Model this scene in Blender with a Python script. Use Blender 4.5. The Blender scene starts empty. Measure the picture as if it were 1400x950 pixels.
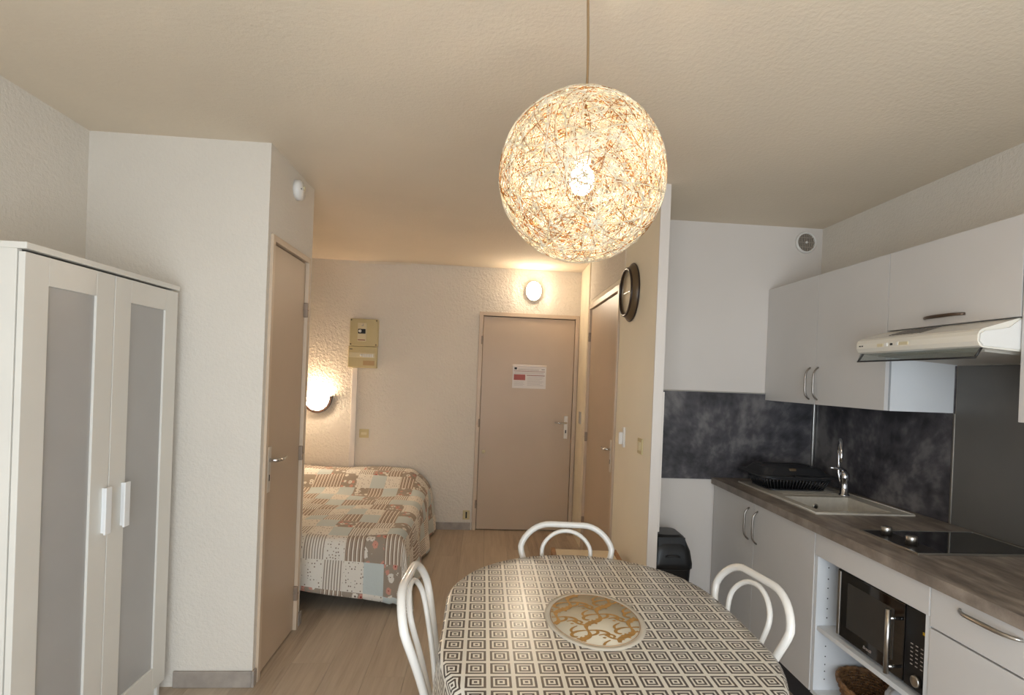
import bpy, bmesh, math, random
from mathutils import Vector, Matrix
random.seed(7)
S = bpy.context.scene
C = S.collection
PI = math.pi

# ------------------------------------------------------------------ camera
def cam_axes(yaw, pitch, roll):
    fwd = Vector((math.sin(yaw)*math.cos(pitch), math.cos(yaw)*math.cos(pitch), math.sin(pitch)))
    right = Vector((math.cos(yaw), -math.sin(yaw), 0))
    up = right.cross(fwd)
    c, s = math.cos(roll), math.sin(roll)
    return c*right + s*up, -s*right + c*up, fwd
r_, u_, f_ = cam_axes(0.0738, -0.0051, 0.0391)
cd = bpy.data.cameras.new('camera'); cam = bpy.data.objects.new('camera', cd); C.objects.link(cam)
cam.matrix_world = Matrix(((r_.x, u_.x, -f_.x, 0), (r_.y, u_.y, -f_.y, 0), (r_.z, u_.z, -f_.z, 1.4739), (0, 0, 0, 1)))
cd.sensor_width = 36; cd.lens = 36*750/1400
cd.shift_x = (700-716.37)/1400; cd.shift_y = (519.2-475)/1400
cd.clip_start = 0.02
S.camera = cam

# ------------------------------------------------------------------ light and exposure
S.view_settings.view_transform = 'Standard'; S.view_settings.look = 'None'
S.view_settings.gamma = 1; S.view_settings.use_curve_mapping = False
S.view_settings.exposure = 0.83
SKY = 4.0
BULB, ENTRY, SCONCE = 90.0, 40.0, 46.0
w = bpy.data.worlds.new('World'); S.world = w; w.use_nodes = True
bg = w.node_tree.nodes['Background']; bg.inputs[0].default_value = (0.85, 0.92, 1.0, 1); bg.inputs[1].default_value = SKY
pl = bpy.data.lights.new('daylight_portal', 'AREA'); pl.shape = 'RECTANGLE'; pl.size = 2.5; pl.size_y = 2.12
pl.cycles.is_portal = True
po = bpy.data.objects.new('daylight_portal', pl); C.objects.link(po)
po.location = (0.15, -0.93, 1.11); po.rotation_euler = (PI/2, 0, 0)     # -Z of the light points to +Y

# ------------------------------------------------------------------ helpers
def lin(c):
    return tuple(((v/255)/12.92 if v/255 <= 0.04045 else ((v/255+0.055)/1.055)**2.4) for v in c) + (1,)

class E:
    """tiny node expression helper"""
    def __init__(s, nt, sock): s.nt, s.s = nt, sock
    def _m(s, op, *a):
        n = s.nt.nodes.new('ShaderNodeMath'); n.operation = op
        for i, v in enumerate((s,)+a):
            if isinstance(v, E): s.nt.links.new(v.s, n.inputs[i])
            else: n.inputs[i].default_value = v
        return E(s.nt, n.outputs[0])
    def __add__(s, o): return s._m('ADD', o)
    def __sub__(s, o): return s._m('SUBTRACT', o)
    def __mul__(s, o): return s._m('MULTIPLY', o)
    def __truediv__(s, o): return s._m('DIVIDE', o)
    def lt(s, o): return s._m('LESS_THAN', o)
    def gt(s, o): return s._m('GREATER_THAN', o)
    def abs(s): return s._m('ABSOLUTE')
    def fr(s): return s._m('FRACT')
    def fl(s): return s._m('FLOOR')
    def mx(s, o): return s._m('MAXIMUM', o)
    def mn(s, o): return s._m('MINIMUM', o)
    def sin(s): return s._m('SINE')
    def pw(s, o): return s._m('POWER', o)

def newmat(name):
    m = bpy.data.materials.new(name); m.use_nodes = True
    return m, m.node_tree, m.node_tree.nodes['Principled BSDF']

def coords(nt, kind='Object'):
    n = nt.nodes.new('ShaderNodeTexCoord'); return n.outputs[kind]

def sepxyz(nt, vec):
    n = nt.nodes.new('ShaderNodeSeparateXYZ'); nt.links.new(vec, n.inputs[0])
    return [E(nt, o) for o in n.outputs]

def comb(nt, x, y, z=0.0):
    n = nt.nodes.new('ShaderNodeCombineXYZ')
    for i, v in enumerate((x, y, z)):
        if isinstance(v, E): nt.links.new(v.s, n.inputs[i])
        else: n.inputs[i].default_value = v
    return n.outputs[0]

def noise(nt, vec, scale, detail=3, rough=0.5):
    n = nt.nodes.new('ShaderNodeTexNoise'); n.inputs['Scale'].default_value = scale
    n.inputs['Detail'].default_value = detail; n.inputs['Roughness'].default_value = rough
    nt.links.new(vec, n.inputs['Vector']); return E(nt, n.outputs[0])

def mapping(nt, vec, scale):
    n = nt.nodes.new('ShaderNodeMapping'); n.inputs['Scale'].default_value = scale
    nt.links.new(vec, n.inputs['Vector']); return n.outputs[0]

def ramp(nt, fac, stops):
    n = nt.nodes.new('ShaderNodeValToRGB'); cr = n.color_ramp
    while len(cr.elements) < len(stops): cr.elements.new(0.5)
    for e, (p, c) in zip(cr.elements, stops): e.position = p; e.color = lin(c)
    nt.links.new(fac.s, n.inputs[0]); return n.outputs[0]

def mix(nt, fac, a, b):
    n = nt.nodes.new('ShaderNodeMix'); n.data_type = 'RGBA'
    if isinstance(fac, E): nt.links.new(fac.s, n.inputs[0])
    else: n.inputs[0].default_value = fac
    for i, v in ((6, a), (7, b)):
        if isinstance(v, tuple): n.inputs[i].default_value = lin(v)
        else: nt.links.new(v, n.inputs[i])
    return n.outputs[2]

def bump(nt, bs, h, strength, dist):
    n = nt.nodes.new('ShaderNodeBump'); n.inputs['Strength'].default_value = strength; n.inputs['Distance'].default_value = dist
    nt.links.new(h.s, n.inputs['Height']); nt.links.new(n.outputs[0], bs.inputs['Normal'])

def mat(name, col, rough=0.5, metal=0.0, var=0.05, vscale=3.0, bscale=0, bstr=0.3, bdist=0.002, coat=0, spec=0.5):
    m, nt, bs = newmat(name)
    vec = coords(nt)
    bs.inputs['Roughness'].default_value = rough; bs.inputs['Metallic'].default_value = metal
    bs.inputs['Coat Weight'].default_value = coat; bs.inputs['Specular IOR Level'].default_value = spec
    nz = noise(nt, vec, vscale, 4)
    d = tuple(max(0, v*(1-var)) for v in col); l = tuple(min(255, v*(1+var)) for v in col)
    nt.links.new(ramp(nt, nz, [(0.3, d), (0.7, l)]), bs.inputs['Base Color'])
    if bscale:
        bump(nt, bs, noise(nt, vec, bscale, 4, 0.6), bstr, bdist)
    return m

def emit(name, col, strength):
    m, nt, bs = newmat(name)
    bs.inputs['Base Color'].default_value = lin(col)
    bs.inputs['Emission Color'].default_value = lin(col); bs.inputs['Emission Strength'].default_value = strength
    return m

class B:
    def __init__(s): s.bm = bmesh.new(); s.uv = None
    def box(s, x0, x1, y0, y1, z0, z1, bev=0, seg=2):
        r = bmesh.ops.create_cube(s.bm, size=1.0); vs = r['verts']
        for v in vs:
            v.co = Vector(((x0+x1)/2+v.co.x*(x1-x0), (y0+y1)/2+v.co.y*(y1-y0), (z0+z1)/2+v.co.z*(z1-z0)))
        if bev:
            es = list({e for v in vs for e in v.link_edges})
            bmesh.ops.bevel(s.bm, geom=es, offset=bev, segments=seg, affect='EDGES', profile=0.5)
        return s
    def tube(s, pts, r, n=8, closed=False, cap=True, smooth=True):
        pts = [Vector(p) for p in pts]; N = len(pts)
        rs = r if isinstance(r, (list, tuple)) else [r]*N
        rings = []; prev = None
        for i, p in enumerate(pts):
            if closed: t = (pts[(i+1) % N]-pts[i-1])
            elif i == 0: t = pts[1]-p
            elif i == N-1: t = p-pts[-2]
            else: t = (pts[i+1]-p).normalized()+(p-pts[i-1]).normalized()
            t.normalize()
            if prev is None:
                a = Vector((0, 0, 1)) if abs(t.z) < 0.9 else Vector((1, 0, 0))
                nn = t.cross(a).normalized()
            else:
                nn = prev-t*prev.dot(t)
                nn = nn.normalized() if nn.length > 1e-6 else t.orthogonal().normalized()
            prev = nn; b = t.cross(nn)
            rings.append([s.bm.verts.new(p+(nn*math.cos(2*PI*k/n)+b*math.sin(2*PI*k/n))*rs[i]) for k in range(n)])
        for i in range(N if closed else N-1):
            A, D = rings[i], rings[(i+1) % N]
            for k in range(n):
                f = s.bm.faces.new((A[k], A[(k+1) % n], D[(k+1) % n], D[k])); f.smooth = smooth
        if cap and not closed:
            s.bm.faces.new(list(reversed(rings[0]))); s.bm.faces.new(rings[-1])
        return s
    def lathe(s, prof, c=(0, 0, 0), axis='z', n=24, sx=1, sy=1, smooth=True, cap=True):
        """prof: list of (radius, height) along axis"""
        rings = []
        for (r, h) in prof:
            ring = []
            for k in range(n):
                a = 2*PI*k/n; p = (r*sx*math.cos(a), r*sy*math.sin(a), h)
                q = {'z': p, 'x': (p[2], p[0], p[1]), 'y': (p[1], p[2], p[0]), '-x': (-p[2], p[1], p[0]), '-y': (p[0], -p[2], p[1])}[axis]
                ring.append(s.bm.verts.new(Vector(c)+Vector(q)))
            rings.append(ring)
        for A, D in zip(rings, rings[1:]):
            for k in range(n):
                f = s.bm.faces.new((A[k], A[(k+1) % n], D[(k+1) % n], D[k])); f.smooth = smooth
        if cap and prof[0][0] > 1e-5: s.bm.faces.new(list(reversed(rings[0])))
        if cap and prof[-1][0] > 1e-5: s.bm.faces.new(rings[-1])
        return s
    def prism(s, poly, axis, a, b):
        """poly: 2-D points in the plane across axis; extruded from a to b"""
        def P(u, v, t): return {'x': (t, u, v), 'y': (u, t, v), 'z': (u, v, t)}[axis]
        A = [s.bm.verts.new(P(u, v, a)) for u, v in poly]; D = [s.bm.verts.new(P(u, v, b)) for u, v in poly]
        n = len(poly)
        s.bm.faces.new(A); s.bm.faces.new(list(reversed(D)))
        for k in range(n): s.bm.faces.new((A[k], D[k], D[(k+1) % n], A[(k+1) % n]))
        return s
    def grid(s, rows, wrap=False, smooth=True, uvs=None):
        V = [[s.bm.verts.new(p) for p in row] for row in rows]
        lay = s.bm.loops.layers.uv.verify() if uvs else None
        idx = {}
        if uvs:
            for i, row in enumerate(V):
                for j, v in enumerate(row): idx[v] = uvs[i][j]
        m = len(V[0])
        for i in range(len(V)-1):
            for j in range(m if wrap else m-1):
                f = s.bm.faces.new((V[i][j], V[i][(j+1) % m], V[i+1][(j+1) % m], V[i+1][j])); f.smooth = smooth
                if uvs:
                    for l in f.loops: l[lay].uv = idx[l.vert]
        return V
    def xf(s, M):
        bmesh.ops.transform(s.bm, matrix=M, verts=s.bm.verts[:]); return s

def obj(name, b, m, parent=None, local=False, label=None, base=None):
    bm = b.bm
    bmesh.ops.recalc_face_normals(bm, faces=bm.faces[:])
    o_loc = Vector((0, 0, 0))
    if parent is not None and not local:
        p = parent; M = Matrix.Identity(4)
        while p is not None: M = p.matrix_basis @ M; p = p.parent
        bmesh.ops.transform(bm, matrix=M.inverted(), verts=bm.verts[:])
    if parent is None:
        xs = [v.co.x for v in bm.verts]; ys = [v.co.y for v in bm.verts]; zs = [v.co.z for v in bm.verts]
        o_loc = Vector(base) if base else Vector(((min(xs)+max(xs))/2, (min(ys)+max(ys))/2, min(zs)))
        bmesh.ops.translate(bm, vec=-o_loc, verts=bm.verts[:])
    me = bpy.data.meshes.new(name); bm.to_mesh(me); bm.free()
    me.materials.append(m)
    o = bpy.data.objects.new(name, me); C.objects.link(o); o.location = o_loc
    o.matrix_basis = Matrix.Translation(o_loc)
    if parent is not None: o.parent = parent
    if label: o['label'] = label
    return o

def tag(o, label, cat, group=None):
    o['label'] = label; o['category'] = cat
    if group: o['group'] = group
    return o

def thing(name, label, cat, loc=(0, 0, 0), rz=0, group=None):
    o = bpy.data.objects.new(name, None); C.objects.link(o)
    o.empty_display_size = 0.05
    o.matrix_basis = Matrix.Translation(loc) @ Matrix.Rotation(rz, 4, 'Z')
    return tag(o, label, cat, group)

def struct(name, b, m, parent=None, label=None):
    o = obj(name, b, m, parent)
    if parent is None: o['kind'] = 'structure'
    if label: o['label'] = label
    return o

def copyobj(o, parent):
    c = o.copy(); C.objects.link(c); c.parent = parent
    for ch in list(o.children): copyobj(ch, c)
    return c

# ------------------------------------------------------------------ materials
def plaster(name, col, scale, strength, dist, rough=0.9):
    m, nt, bs = newmat(name); vec = coords(nt)
    bs.inputs['Roughness'].default_value = rough; bs.inputs['Specular IOR Level'].default_value = 0.2
    big = noise(nt, vec, 1.3, 3)
    nt.links.new(ramp(nt, big, [(0.3, tuple(v*0.97 for v in col)), (0.7, col)]), bs.inputs['Base Color'])
    h = noise(nt, vec, scale, 3, 0.55)
    h2 = noise(nt, vec, scale*2.3, 2, 0.5)
    bump(nt, bs, h*0.75+h2*0.25, strength, dist)
    return m
M_wall = plaster('white_plaster', (228, 220, 209), 70, 0.6, 0.008)
M_rough = plaster('rough_plaster', (230, 220, 206), 48, 0.9, 0.014)
M_ceil = plaster('ceiling_plaster', (230, 216, 196), 60, 0.5, 0.006)
M_kwall = plaster('kitchen_paint', (227, 219, 212), 90, 0.10, 0.002)
M_lampwarm = plaster('lamp_warmed_paint', (246, 236, 216), 80, 0.15, 0.003)  # bathroom wall: warm tone of the lamplight mixed into the base colour
M_creamtrim = mat('cream_gloss', (238, 224, 198), 0.45)
M_white = mat('white_lacquer', (233, 230, 225), 0.35, var=0.01)
M_wardrobe = mat('white_foil', (226, 222, 214), 0.4, var=0.015)
M_frost = mat('frosted_panel', (176, 174, 172), 0.28, var=0.03, vscale=2)
M_handle_w = mat('white_plastic', (240, 240, 240), 0.3, var=0.01)
M_door = mat('taupe_paint', (194, 172, 148), 0.42, var=0.025, vscale=1.5)
M_frame = mat('taupe_frame', (205, 183, 159), 0.42, var=0.03)
M_steel = mat('brushed_steel', (190, 186, 180), 0.28, metal=1.0, var=0.03)
M_plate = mat('satin_plate', (214, 204, 190), 0.4, metal=0.3, var=0.02)
M_hinge = mat('dull_hinge', (150, 132, 116), 0.5, metal=0.4)
M_vent = mat('vent_slat', (172, 160, 146), 0.5)
M_chrome = mat('chrome', (215, 215, 218), 0.08, metal=1.0, var=0.01)
M_nickel = mat('nickel_handle', (158, 152, 146), 0.3, metal=1.0, var=0.03)
M_bronze = mat('bronze_handle', (120, 105, 95), 0.3, metal=1.0, var=0.05)
M_front = mat('grey_front', (212, 208, 205), 0.42, var=0.01)
M_carcass = mat('white_carcass', (225, 226, 228), 0.5, var=0.01)
M_black = mat('black_plastic', (22, 22, 24), 0.35, var=0.1)
M_blackgloss = mat('black_glass', (10, 10, 12), 0.06, var=0.05, coat=0.5)
M_dark = mat('dark_recess', (40, 38, 38), 0.7)
M_plinth = mat('dark_plinth', (52, 52, 58), 0.5)
M_sink = mat('cream_resin', (204, 196, 183), 0.32, var=0.03, vscale=40)
M_brownframe = mat('brown_rim', (92, 74, 52), 0.3, var=0.1)
M_darkframe = mat('dark_rim', (44, 30, 24), 0.3, var=0.1)
M_paper = mat('paper', (226, 218, 212), 0.6, var=0.01)
M_ivory = mat('ivory_plastic', (203, 186, 140), 0.4, var=0.03)
M_ivory_l = mat('light_ivory_plastic', (220, 206, 170), 0.4, var=0.02)
M_red = mat('red_print', (176, 92, 84), 0.6, var=0.1)
M_redline = mat('dark_red_print', (140, 80, 72), 0.6)
M_greyprint = mat('grey_print', (176, 168, 164), 0.6)
M_blackprint = mat('black_print', (20, 18, 20), 0.6)
M_tubewhite = mat('white_tube_enamel', (232, 228, 222), 0.18, var=0.01, coat=0.4)
M_wood = mat('stained_wood', (150, 105, 62), 0.45, var=0.15, vscale=12)
M_creamtop = mat('cream_laminate', (226, 208, 178), 0.45)
M_base = mat('grey_laminate', (160, 150, 141), 0.5, var=0.08, vscale=14)
M_boxspring = mat('dark_fabric', (58, 56, 60), 0.9, bscale=300)
M_mattress = mat('mattress_cloth', (212, 206, 196), 0.9, bscale=200)
M_cord = mat('beige_cord', (140, 112, 78), 0.5)
M_cloth = mat('pale_cloth', (190, 194, 202), 0.8, bscale=120)
M_yellow = mat('yellow_mark', (220, 180, 40), 0.5)
M_rack = mat('rack_plastic', (38, 38, 40), 0.4, var=0.1)

def floor_mat():
    m, nt, bs = newmat('oak_laminate'); vec = coords(nt)
    oi = nt.nodes.new('ShaderNodeObjectInfo'); rnd = E(nt, oi.outputs['Random'])
    x, y, z = sepxyz(nt, vec)
    v = comb(nt, x*16+rnd*40, y*1.1+rnd*17, rnd*9)
    n1 = noise(nt, v, 1.5, 6, 0.6)
    v2 = comb(nt, x*90+rnd*40, y*3+rnd*17, 0.0)
    n2 = noise(nt, v2, 1.2, 3)
    f = n1*0.6+n2*0.25+rnd*0.28
    nt.links.new(ramp(nt, f, [(0.3, (146, 128, 109)), (0.5, (180, 161, 140)), (0.78, (203, 186, 165))]), bs.inputs['Base Color'])
    bs.inputs['Roughness'].default_value = 0.45
    bump(nt, bs, n2, 0.12, 0.001)
    return m
M_floor = floor_mat()

def stone_mat(name, dark, midc, light, streak, rough):
    m, nt, bs = newmat(name); vec = coords(nt)
    v = mapping(nt, vec, streak)
    a = noise(nt, v, 2.2, 6, 0.62); b2 = noise(nt, v, 9, 5, 0.7)
    f = (a-0.5)*1.25+(b2-0.5)*0.45+0.52
    nt.links.new(ramp(nt, f, [(0.34, dark), (0.52, midc), (0.68, light)]), bs.inputs['Base Color'])
    bs.inputs['Roughness'].default_value = rough
    bump(nt, bs, b2, 0.08, 0.001)
    return m
M_splash = stone_mat('concrete_panel', (48, 46, 50), (80, 77, 81), (120, 116, 116), (1.2, 1.2, 1.2), 0.42)
M_counter = stone_mat('concrete_worktop', (104, 93, 84), (130, 118, 108), (158, 145, 133), (5.0, 1.2, 1.2), 0.38)
M_metalpanel = mat('dark_steel_panel', (108, 105, 101), 0.42, metal=0.25, var=0.05, vscale=2)

def cloth_mat():
    m, nt, bs = newmat('diamond_oilcloth')
    u, v, _ = sepxyz(nt, coords(nt, 'UV'))
    per = 0.0605
    fx = ((u/per+0.35).fr()-0.5).abs(); fy = ((v/per+0.1).fr()-0.5).abs()
    f = fx.mx(fy)
    dark = f.lt(0.065) + f.gt(0.145)*f.lt(0.235) + f.gt(0.315)*f.lt(0.415)
    dark = dark.mn(1.0)
    nz = noise(nt, coords(nt), 4, 3)
    base = mix(nt, dark, (226, 219, 206), (74, 62, 54))
    nt.links.new(base, bs.inputs['Base Color'])
    bs.inputs['Roughness'].default_value = 0.36
    bs.inputs['Coat Weight'].default_value = 0.5; bs.inputs['Coat Roughness'].default_value = 0.24
    bump(nt, bs, noise(nt, coords(nt), 9, 3), 0.25, 0.004)
    return m
M_oil = cloth_mat()

def quilt_mat():
    m, nt, bs = newmat('patchwork_quilt')
    u, v, _ = sepxyz(nt, coords(nt, 'UV'))
    pu, pv = 0.121, 0.155
    row = (v/pv).fl()
    us = u + (row*0.37).fr()*0.0
    ci = (us/pu).fl(); cu = (us/pu).fr(); cv = (v/pv).fr()
    wn = nt.nodes.new('ShaderNodeTexWhiteNoise'); wn.noise_dimensions = '2D'
    nt.links.new(comb(nt, ci, row), wn.inputs['Vector'])
    # regular but shuffled choice so neighbours differ
    k = ((ci*2+row*3+ (E(nt, wn.outputs[0])*2.2).fl())/5.0).fr()*5.0
    k = (k+0.5).fl()
    vec2 = comb(nt, u, v)
    # flowers
    vo = nt.nodes.new('ShaderNodeTexVoronoi'); vo.inputs['Scale'].default_value = 24; nt.links.new(vec2, vo.inputs['Vector'])
    d = E(nt, vo.outputs['Distance']); vs = nt.nodes.new('ShaderNodeSeparateColor'); nt.links.new(vo.outputs['Color'], vs.inputs[0])
    isred = E(nt, vs.outputs[0]).gt(0.58)
    nz = noise(nt, vec2, 110, 3)
    petal = (d+nz*0.5).lt(0.66)*(d+nz*0.3).gt(0.2); heart = (d+nz*0.2).lt(0.24)
    fl = mix(nt, petal, (160, 145, 129), (226, 217, 204))
    fl = mix(nt, petal*isred, fl, (206, 150, 132))
    fl = mix(nt, heart, fl, (110, 92, 80))
    fl = mix(nt, heart*isred, fl, (150, 52, 50))
    vo2 = nt.nodes.new('ShaderNodeTexVoronoi'); vo2.inputs['Scale'].default_value = 58; nt.links.new(vec2, vo2.inputs['Vector'])
    vo2.inputs['Randomness'].default_value = 0.5
    dots = mix(nt, E(nt, vo2.outputs['Distance']).lt(0.24), (226, 218, 206), (140, 122, 108))
    st = (u*62).fr()
    stripe1 = mix(nt, st.lt(0.38), (226, 217, 204), (148, 134, 120))
    st2 = (u*40).fr()
    stripe2 = mix(nt, st2.lt(0.6), (222, 210, 194), (132, 108, 90))
    stripe2 = mix(nt, st2.gt(0.2)*st2.lt(0.32), stripe2, (206, 190, 172))
    blue = (198, 204, 200)
    col = mix(nt, k.gt(0.5), blue, stripe1)
    col = mix(nt, k.gt(1.5), col, fl)
    col = mix(nt, k.gt(2.5), col, dots)
    col = mix(nt, k.gt(3.5), col, stripe2)
    nt.links.new(col, bs.inputs['Base Color'])
    bs.inputs['Roughness'].default_value = 0.9; bs.inputs['Specular IOR Level'].default_value = 0.15
    bs.inputs['Sheen Weight'].default_value = 0.15
    bump(nt, bs, noise(nt, vec2, 45, 3), 0.35, 0.004)
    return m
M_quilt = quilt_mat()

def strand_mat(name, c0, c1):
    m, nt, bs = newmat(name)
    N = nt.nodes; out = [n for n in N if n.type == 'OUTPUT_MATERIAL'][0]
    vec = coords(nt)
    nz = noise(nt, vec, 25, 3)
    col = ramp(nt, nz, [(0.4, c0), (0.6, c1)])
    d = N.new('ShaderNodeBsdfDiffuse'); t = N.new('ShaderNodeBsdfTranslucent'); mx = N.new('ShaderNodeMixShader'); mx.inputs[0].default_value = 0.28
    nt.links.new(col, d.inputs[0]); nt.links.new(col, t.inputs[0])
    nt.links.new(d.outputs[0], mx.inputs[1]); nt.links.new(t.outputs[0], mx.inputs[2])
    nt.links.new(mx.outputs[0], out.inputs[0])
    return m
M_strand = strand_mat('woven_string', (238, 224, 194), (248, 240, 220))
M_strand_gap = strand_mat('woven_gap_shadow', (176, 116, 62), (206, 150, 92))  # brown strands paint in the shadowed gaps between the cream strings

def clear_mat(name, tint, gloss=0.12):
    m, nt, bs = newmat(name); N = nt.nodes; out = [n for n in N if n.type == 'OUTPUT_MATERIAL'][0]
    t = N.new('ShaderNodeBsdfTransparent'); t.inputs[0].default_value = lin(tint)
    g = N.new('ShaderNodeBsdfGlossy'); g.inputs['Roughness'].default_value = 0.03
    mx = N.new('ShaderNodeMixShader'); mx.inputs[0].default_value = gloss
    nt.links.new(t.outputs[0], mx.inputs[1]); nt.links.new(g.outputs[0], mx.inputs[2]); nt.links.new(mx.outputs[0], out.inputs[0])
    return m
M_pane = clear_mat('window_glass', (250, 252, 252), 0.06)
M_visor = clear_mat('smoked_visor', (226, 232, 232), 0.12)
M_clockglass = clear_mat('clock_glass', (250, 250, 250), 0.18)

def wicker_mat():
    m, nt, bs = newmat('wicker'); vec = coords(nt)
    nz = noise(nt, vec, 60, 3)
    nt.links.new(ramp(nt, nz, [(0.3, (92, 62, 38)), (0.7, (158, 116, 74))]), bs.inputs['Base Color'])
    bs.inputs['Roughness'].default_value = 0.6
    return m
M_wicker = wicker_mat()
M_bulb = emit('lamp_bulb_glow', (255, 236, 208), BULB)
M_entry = emit('entry_light_glow', (255, 235, 206), ENTRY)
M_sconce = emit('sconce_glow', (255, 231, 200), SCONCE)

# ------------------------------------------------------------------ room
XL, XR, YB, YK, YR, H = -1.80, 2.14, 5.235, 3.387, -0.90, 2.5
XC, YC, YD = -1.009, 2.601, 3.242
SK = Matrix.Translation((0.88, 2.79, 0)) @ Matrix.Rotation(-0.0140, 4, 'Z') @ Matrix.Translation((-0.88, -2.79, 0))   # bathroom wall runs slightly askew

# floor: planks on a dark underlay, each its own piece
sub = struct('floor', B().box(XL-0.1, XR+0.1, YR-0.1, YB+0.1, -0.08, -0.006), M_dark)
pw, plen = 0.192, 1.21
me_cache = {}
def plank(x0, x1, y0, y1):
    key = (round(x1-x0, 4), round(y1-y0, 4))
    if key not in me_cache:
        b = B().box(-(x1-x0)/2+0.0006, (x1-x0)/2-0.0006, -(y1-y0)/2+0.0006, (y1-y0)/2-0.0006, -0.006, 0.0)
        me = bpy.data.meshes.new('plank'); b.bm.to_mesh(me); b.bm.free(); me.materials.append(M_floor); me_cache[key] = me
    o = bpy.data.objects.new('plank', me_cache[key]); C.objects.link(o)
    o.parent = sub; o.location = Vector(((x0+x1)/2, (y0+y1)/2, 0))-sub.location
x = XL-0.06; k = 0
offs = [0.0, 0.63, 0.27, 0.91, 0.45, 1.08, 0.18]
while x < XR:
    y = YR-0.05-offs[k % 7]
    while y < YB+0.03:
        a, b_ = max(y, YR-0.05), min(y+plen, YB+0.03)
        if b_-a > 0.02: plank(x, min(x+pw, XR+0.02), a, b_)
        y += plen
    x += pw; k += 1

struct('ceiling', B().box(XL-0.1, XR+0.1, YR-0.1, YB+0.1, H, H+0.1), M_ceil)
struct('wall_left', B().box(XL-0.1, XL, YR-0.1, YB+0.1, -0.006, H), M_wall)
struct('wall_right', B().box(XR, XR+0.1, YR-0.1, YB+0.1, -0.006, H), M_wall)
# entry wall with its doorway
b = B().box(XL, -0.060, YB, YB+0.1, -0.006, H).box(0.905, XR, YB, YB+0.1, -0.006, H).box(-0.060, 0.905, YB, YB+0.1, 2.082, H).box(-0.060, 0.905, YB+0.09, YB+0.1, -0.006, 2.082)
struct('wall_back', b, M_rough)
# plaster lip where ceiling and entry wall meet
struct('trim_1', B().box(-1.2, -0.86, YB-0.012, YB, 2.478, H).box(-0.86, -0.72, YB-0.012, YB, 2.486, H), M_ceil)
# closet block: front wall, side wall around its door, return wall
b = B().box(XL, XC, YC, YC+0.035, -0.006, H)
b.box(XC-0.07, XC, YC+0.035, YD, 2.098, H).box(XC-0.07, XC, 3.192, YD, -0.006, 2.098).box(XL, XC-0.07, YD-0.05, YD, -0.006, H)
b.box(XC-0.30, XC-0.29, YC+0.035, YD-0.05, 0, 2.098)
struct('wall_closet', b, M_wall)
# bathroom wall: near stretch, far stretch, lintel
b = B().box(0.88, 0.93, 2.79, 3.60, -0.006, H).box(0.88, 0.98, 4.74, YB+0.02, -0.006, H).box(0.88, 0.98, 3.60, 4.74, 2.125, H).box(0.96, 0.98, 3.60, 4.74, -0.006, 2.125)
struct('wall_bathroom', b.xf(SK), M_lampwarm)
# rough plaster field above the bathroom door
struct('trim_2', B().box(0.876, 0.88, 3.50, 4.74, 2.16, H).xf(SK), M_rough)
struct('trim_3', B().box(0.868, 0.88, 4.76, YB-0.03, 0.0, H).xf(SK), M_creamtrim)
struct('trim_4', B().box(0.879, 0.931, 2.778, 2.79, 0.0, H, 0.002), M_kwall)
struct('trim_5', B().box(0.931, 0.938, 2.778, 2.81, 0.70, 1.425), M_kwall)
struct('wall_kitchen', B().box(0.93, XR, YK, YK+0.1, -0.006, H), M_kwall)
# window wall behind the photographer
b = B().box(XL, -1.10, YR-0.1, YR, -0.006, H).box(1.40, XR, YR-0.1, YR, -0.006, H).box(-1.10, 1.40, YR-0.1, YR, 2.17, H).box(-1.10, 1.40, YR-0.1, YR, -0.006, 0.05)
struct('wall_front', b, M_wall)
b = B().box(-1.10, 1.40, YR-0.08, YR-0.03, 0.05, 0.11).box(-1.10, 1.40, YR-0.08, YR-0.03, 2.11, 2.17)
for xx in (-1.10, 0.12, 1.34): b.box(xx, xx+0.06, YR-0.08, YR-0.03, 0.11, 2.11)
win = struct('window_1', b, M_white)
obj('pane', B().box(-1.04, 0.12, YR-0.058, YR-0.052, 0.11, 2.11), M_pane, win)
obj('pane', B().box(0.18, 1.34, YR-0.058, YR-0.052, 0.11, 2.11), M_pane, win)

# baseboards
def bboard(n, *a): struct('baseboard_'+n, B().box(*a, 0.003), M_base)
bboard('closet', -1.355, XC, YC-0.012, YC, 0.0, 0.075)
bboard('closet_side', XC, XC+0.012, YC-0.012, YC+0.020, 0.0, 0.075)
bboard('closet_end', XC, XC+0.012, 3.205, YD+0.012, 0.0, 0.075)
bboard('back', XL, -0.072, YB-0.012, YB, 0.0, 0.07)
bboard('left', XL, XL+0.012, YR, 1.70, 0.0, 0.075)
bboard('front_left', XL+0.012, -1.10, YR, YR+0.012, 0.0, 0.075)

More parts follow.
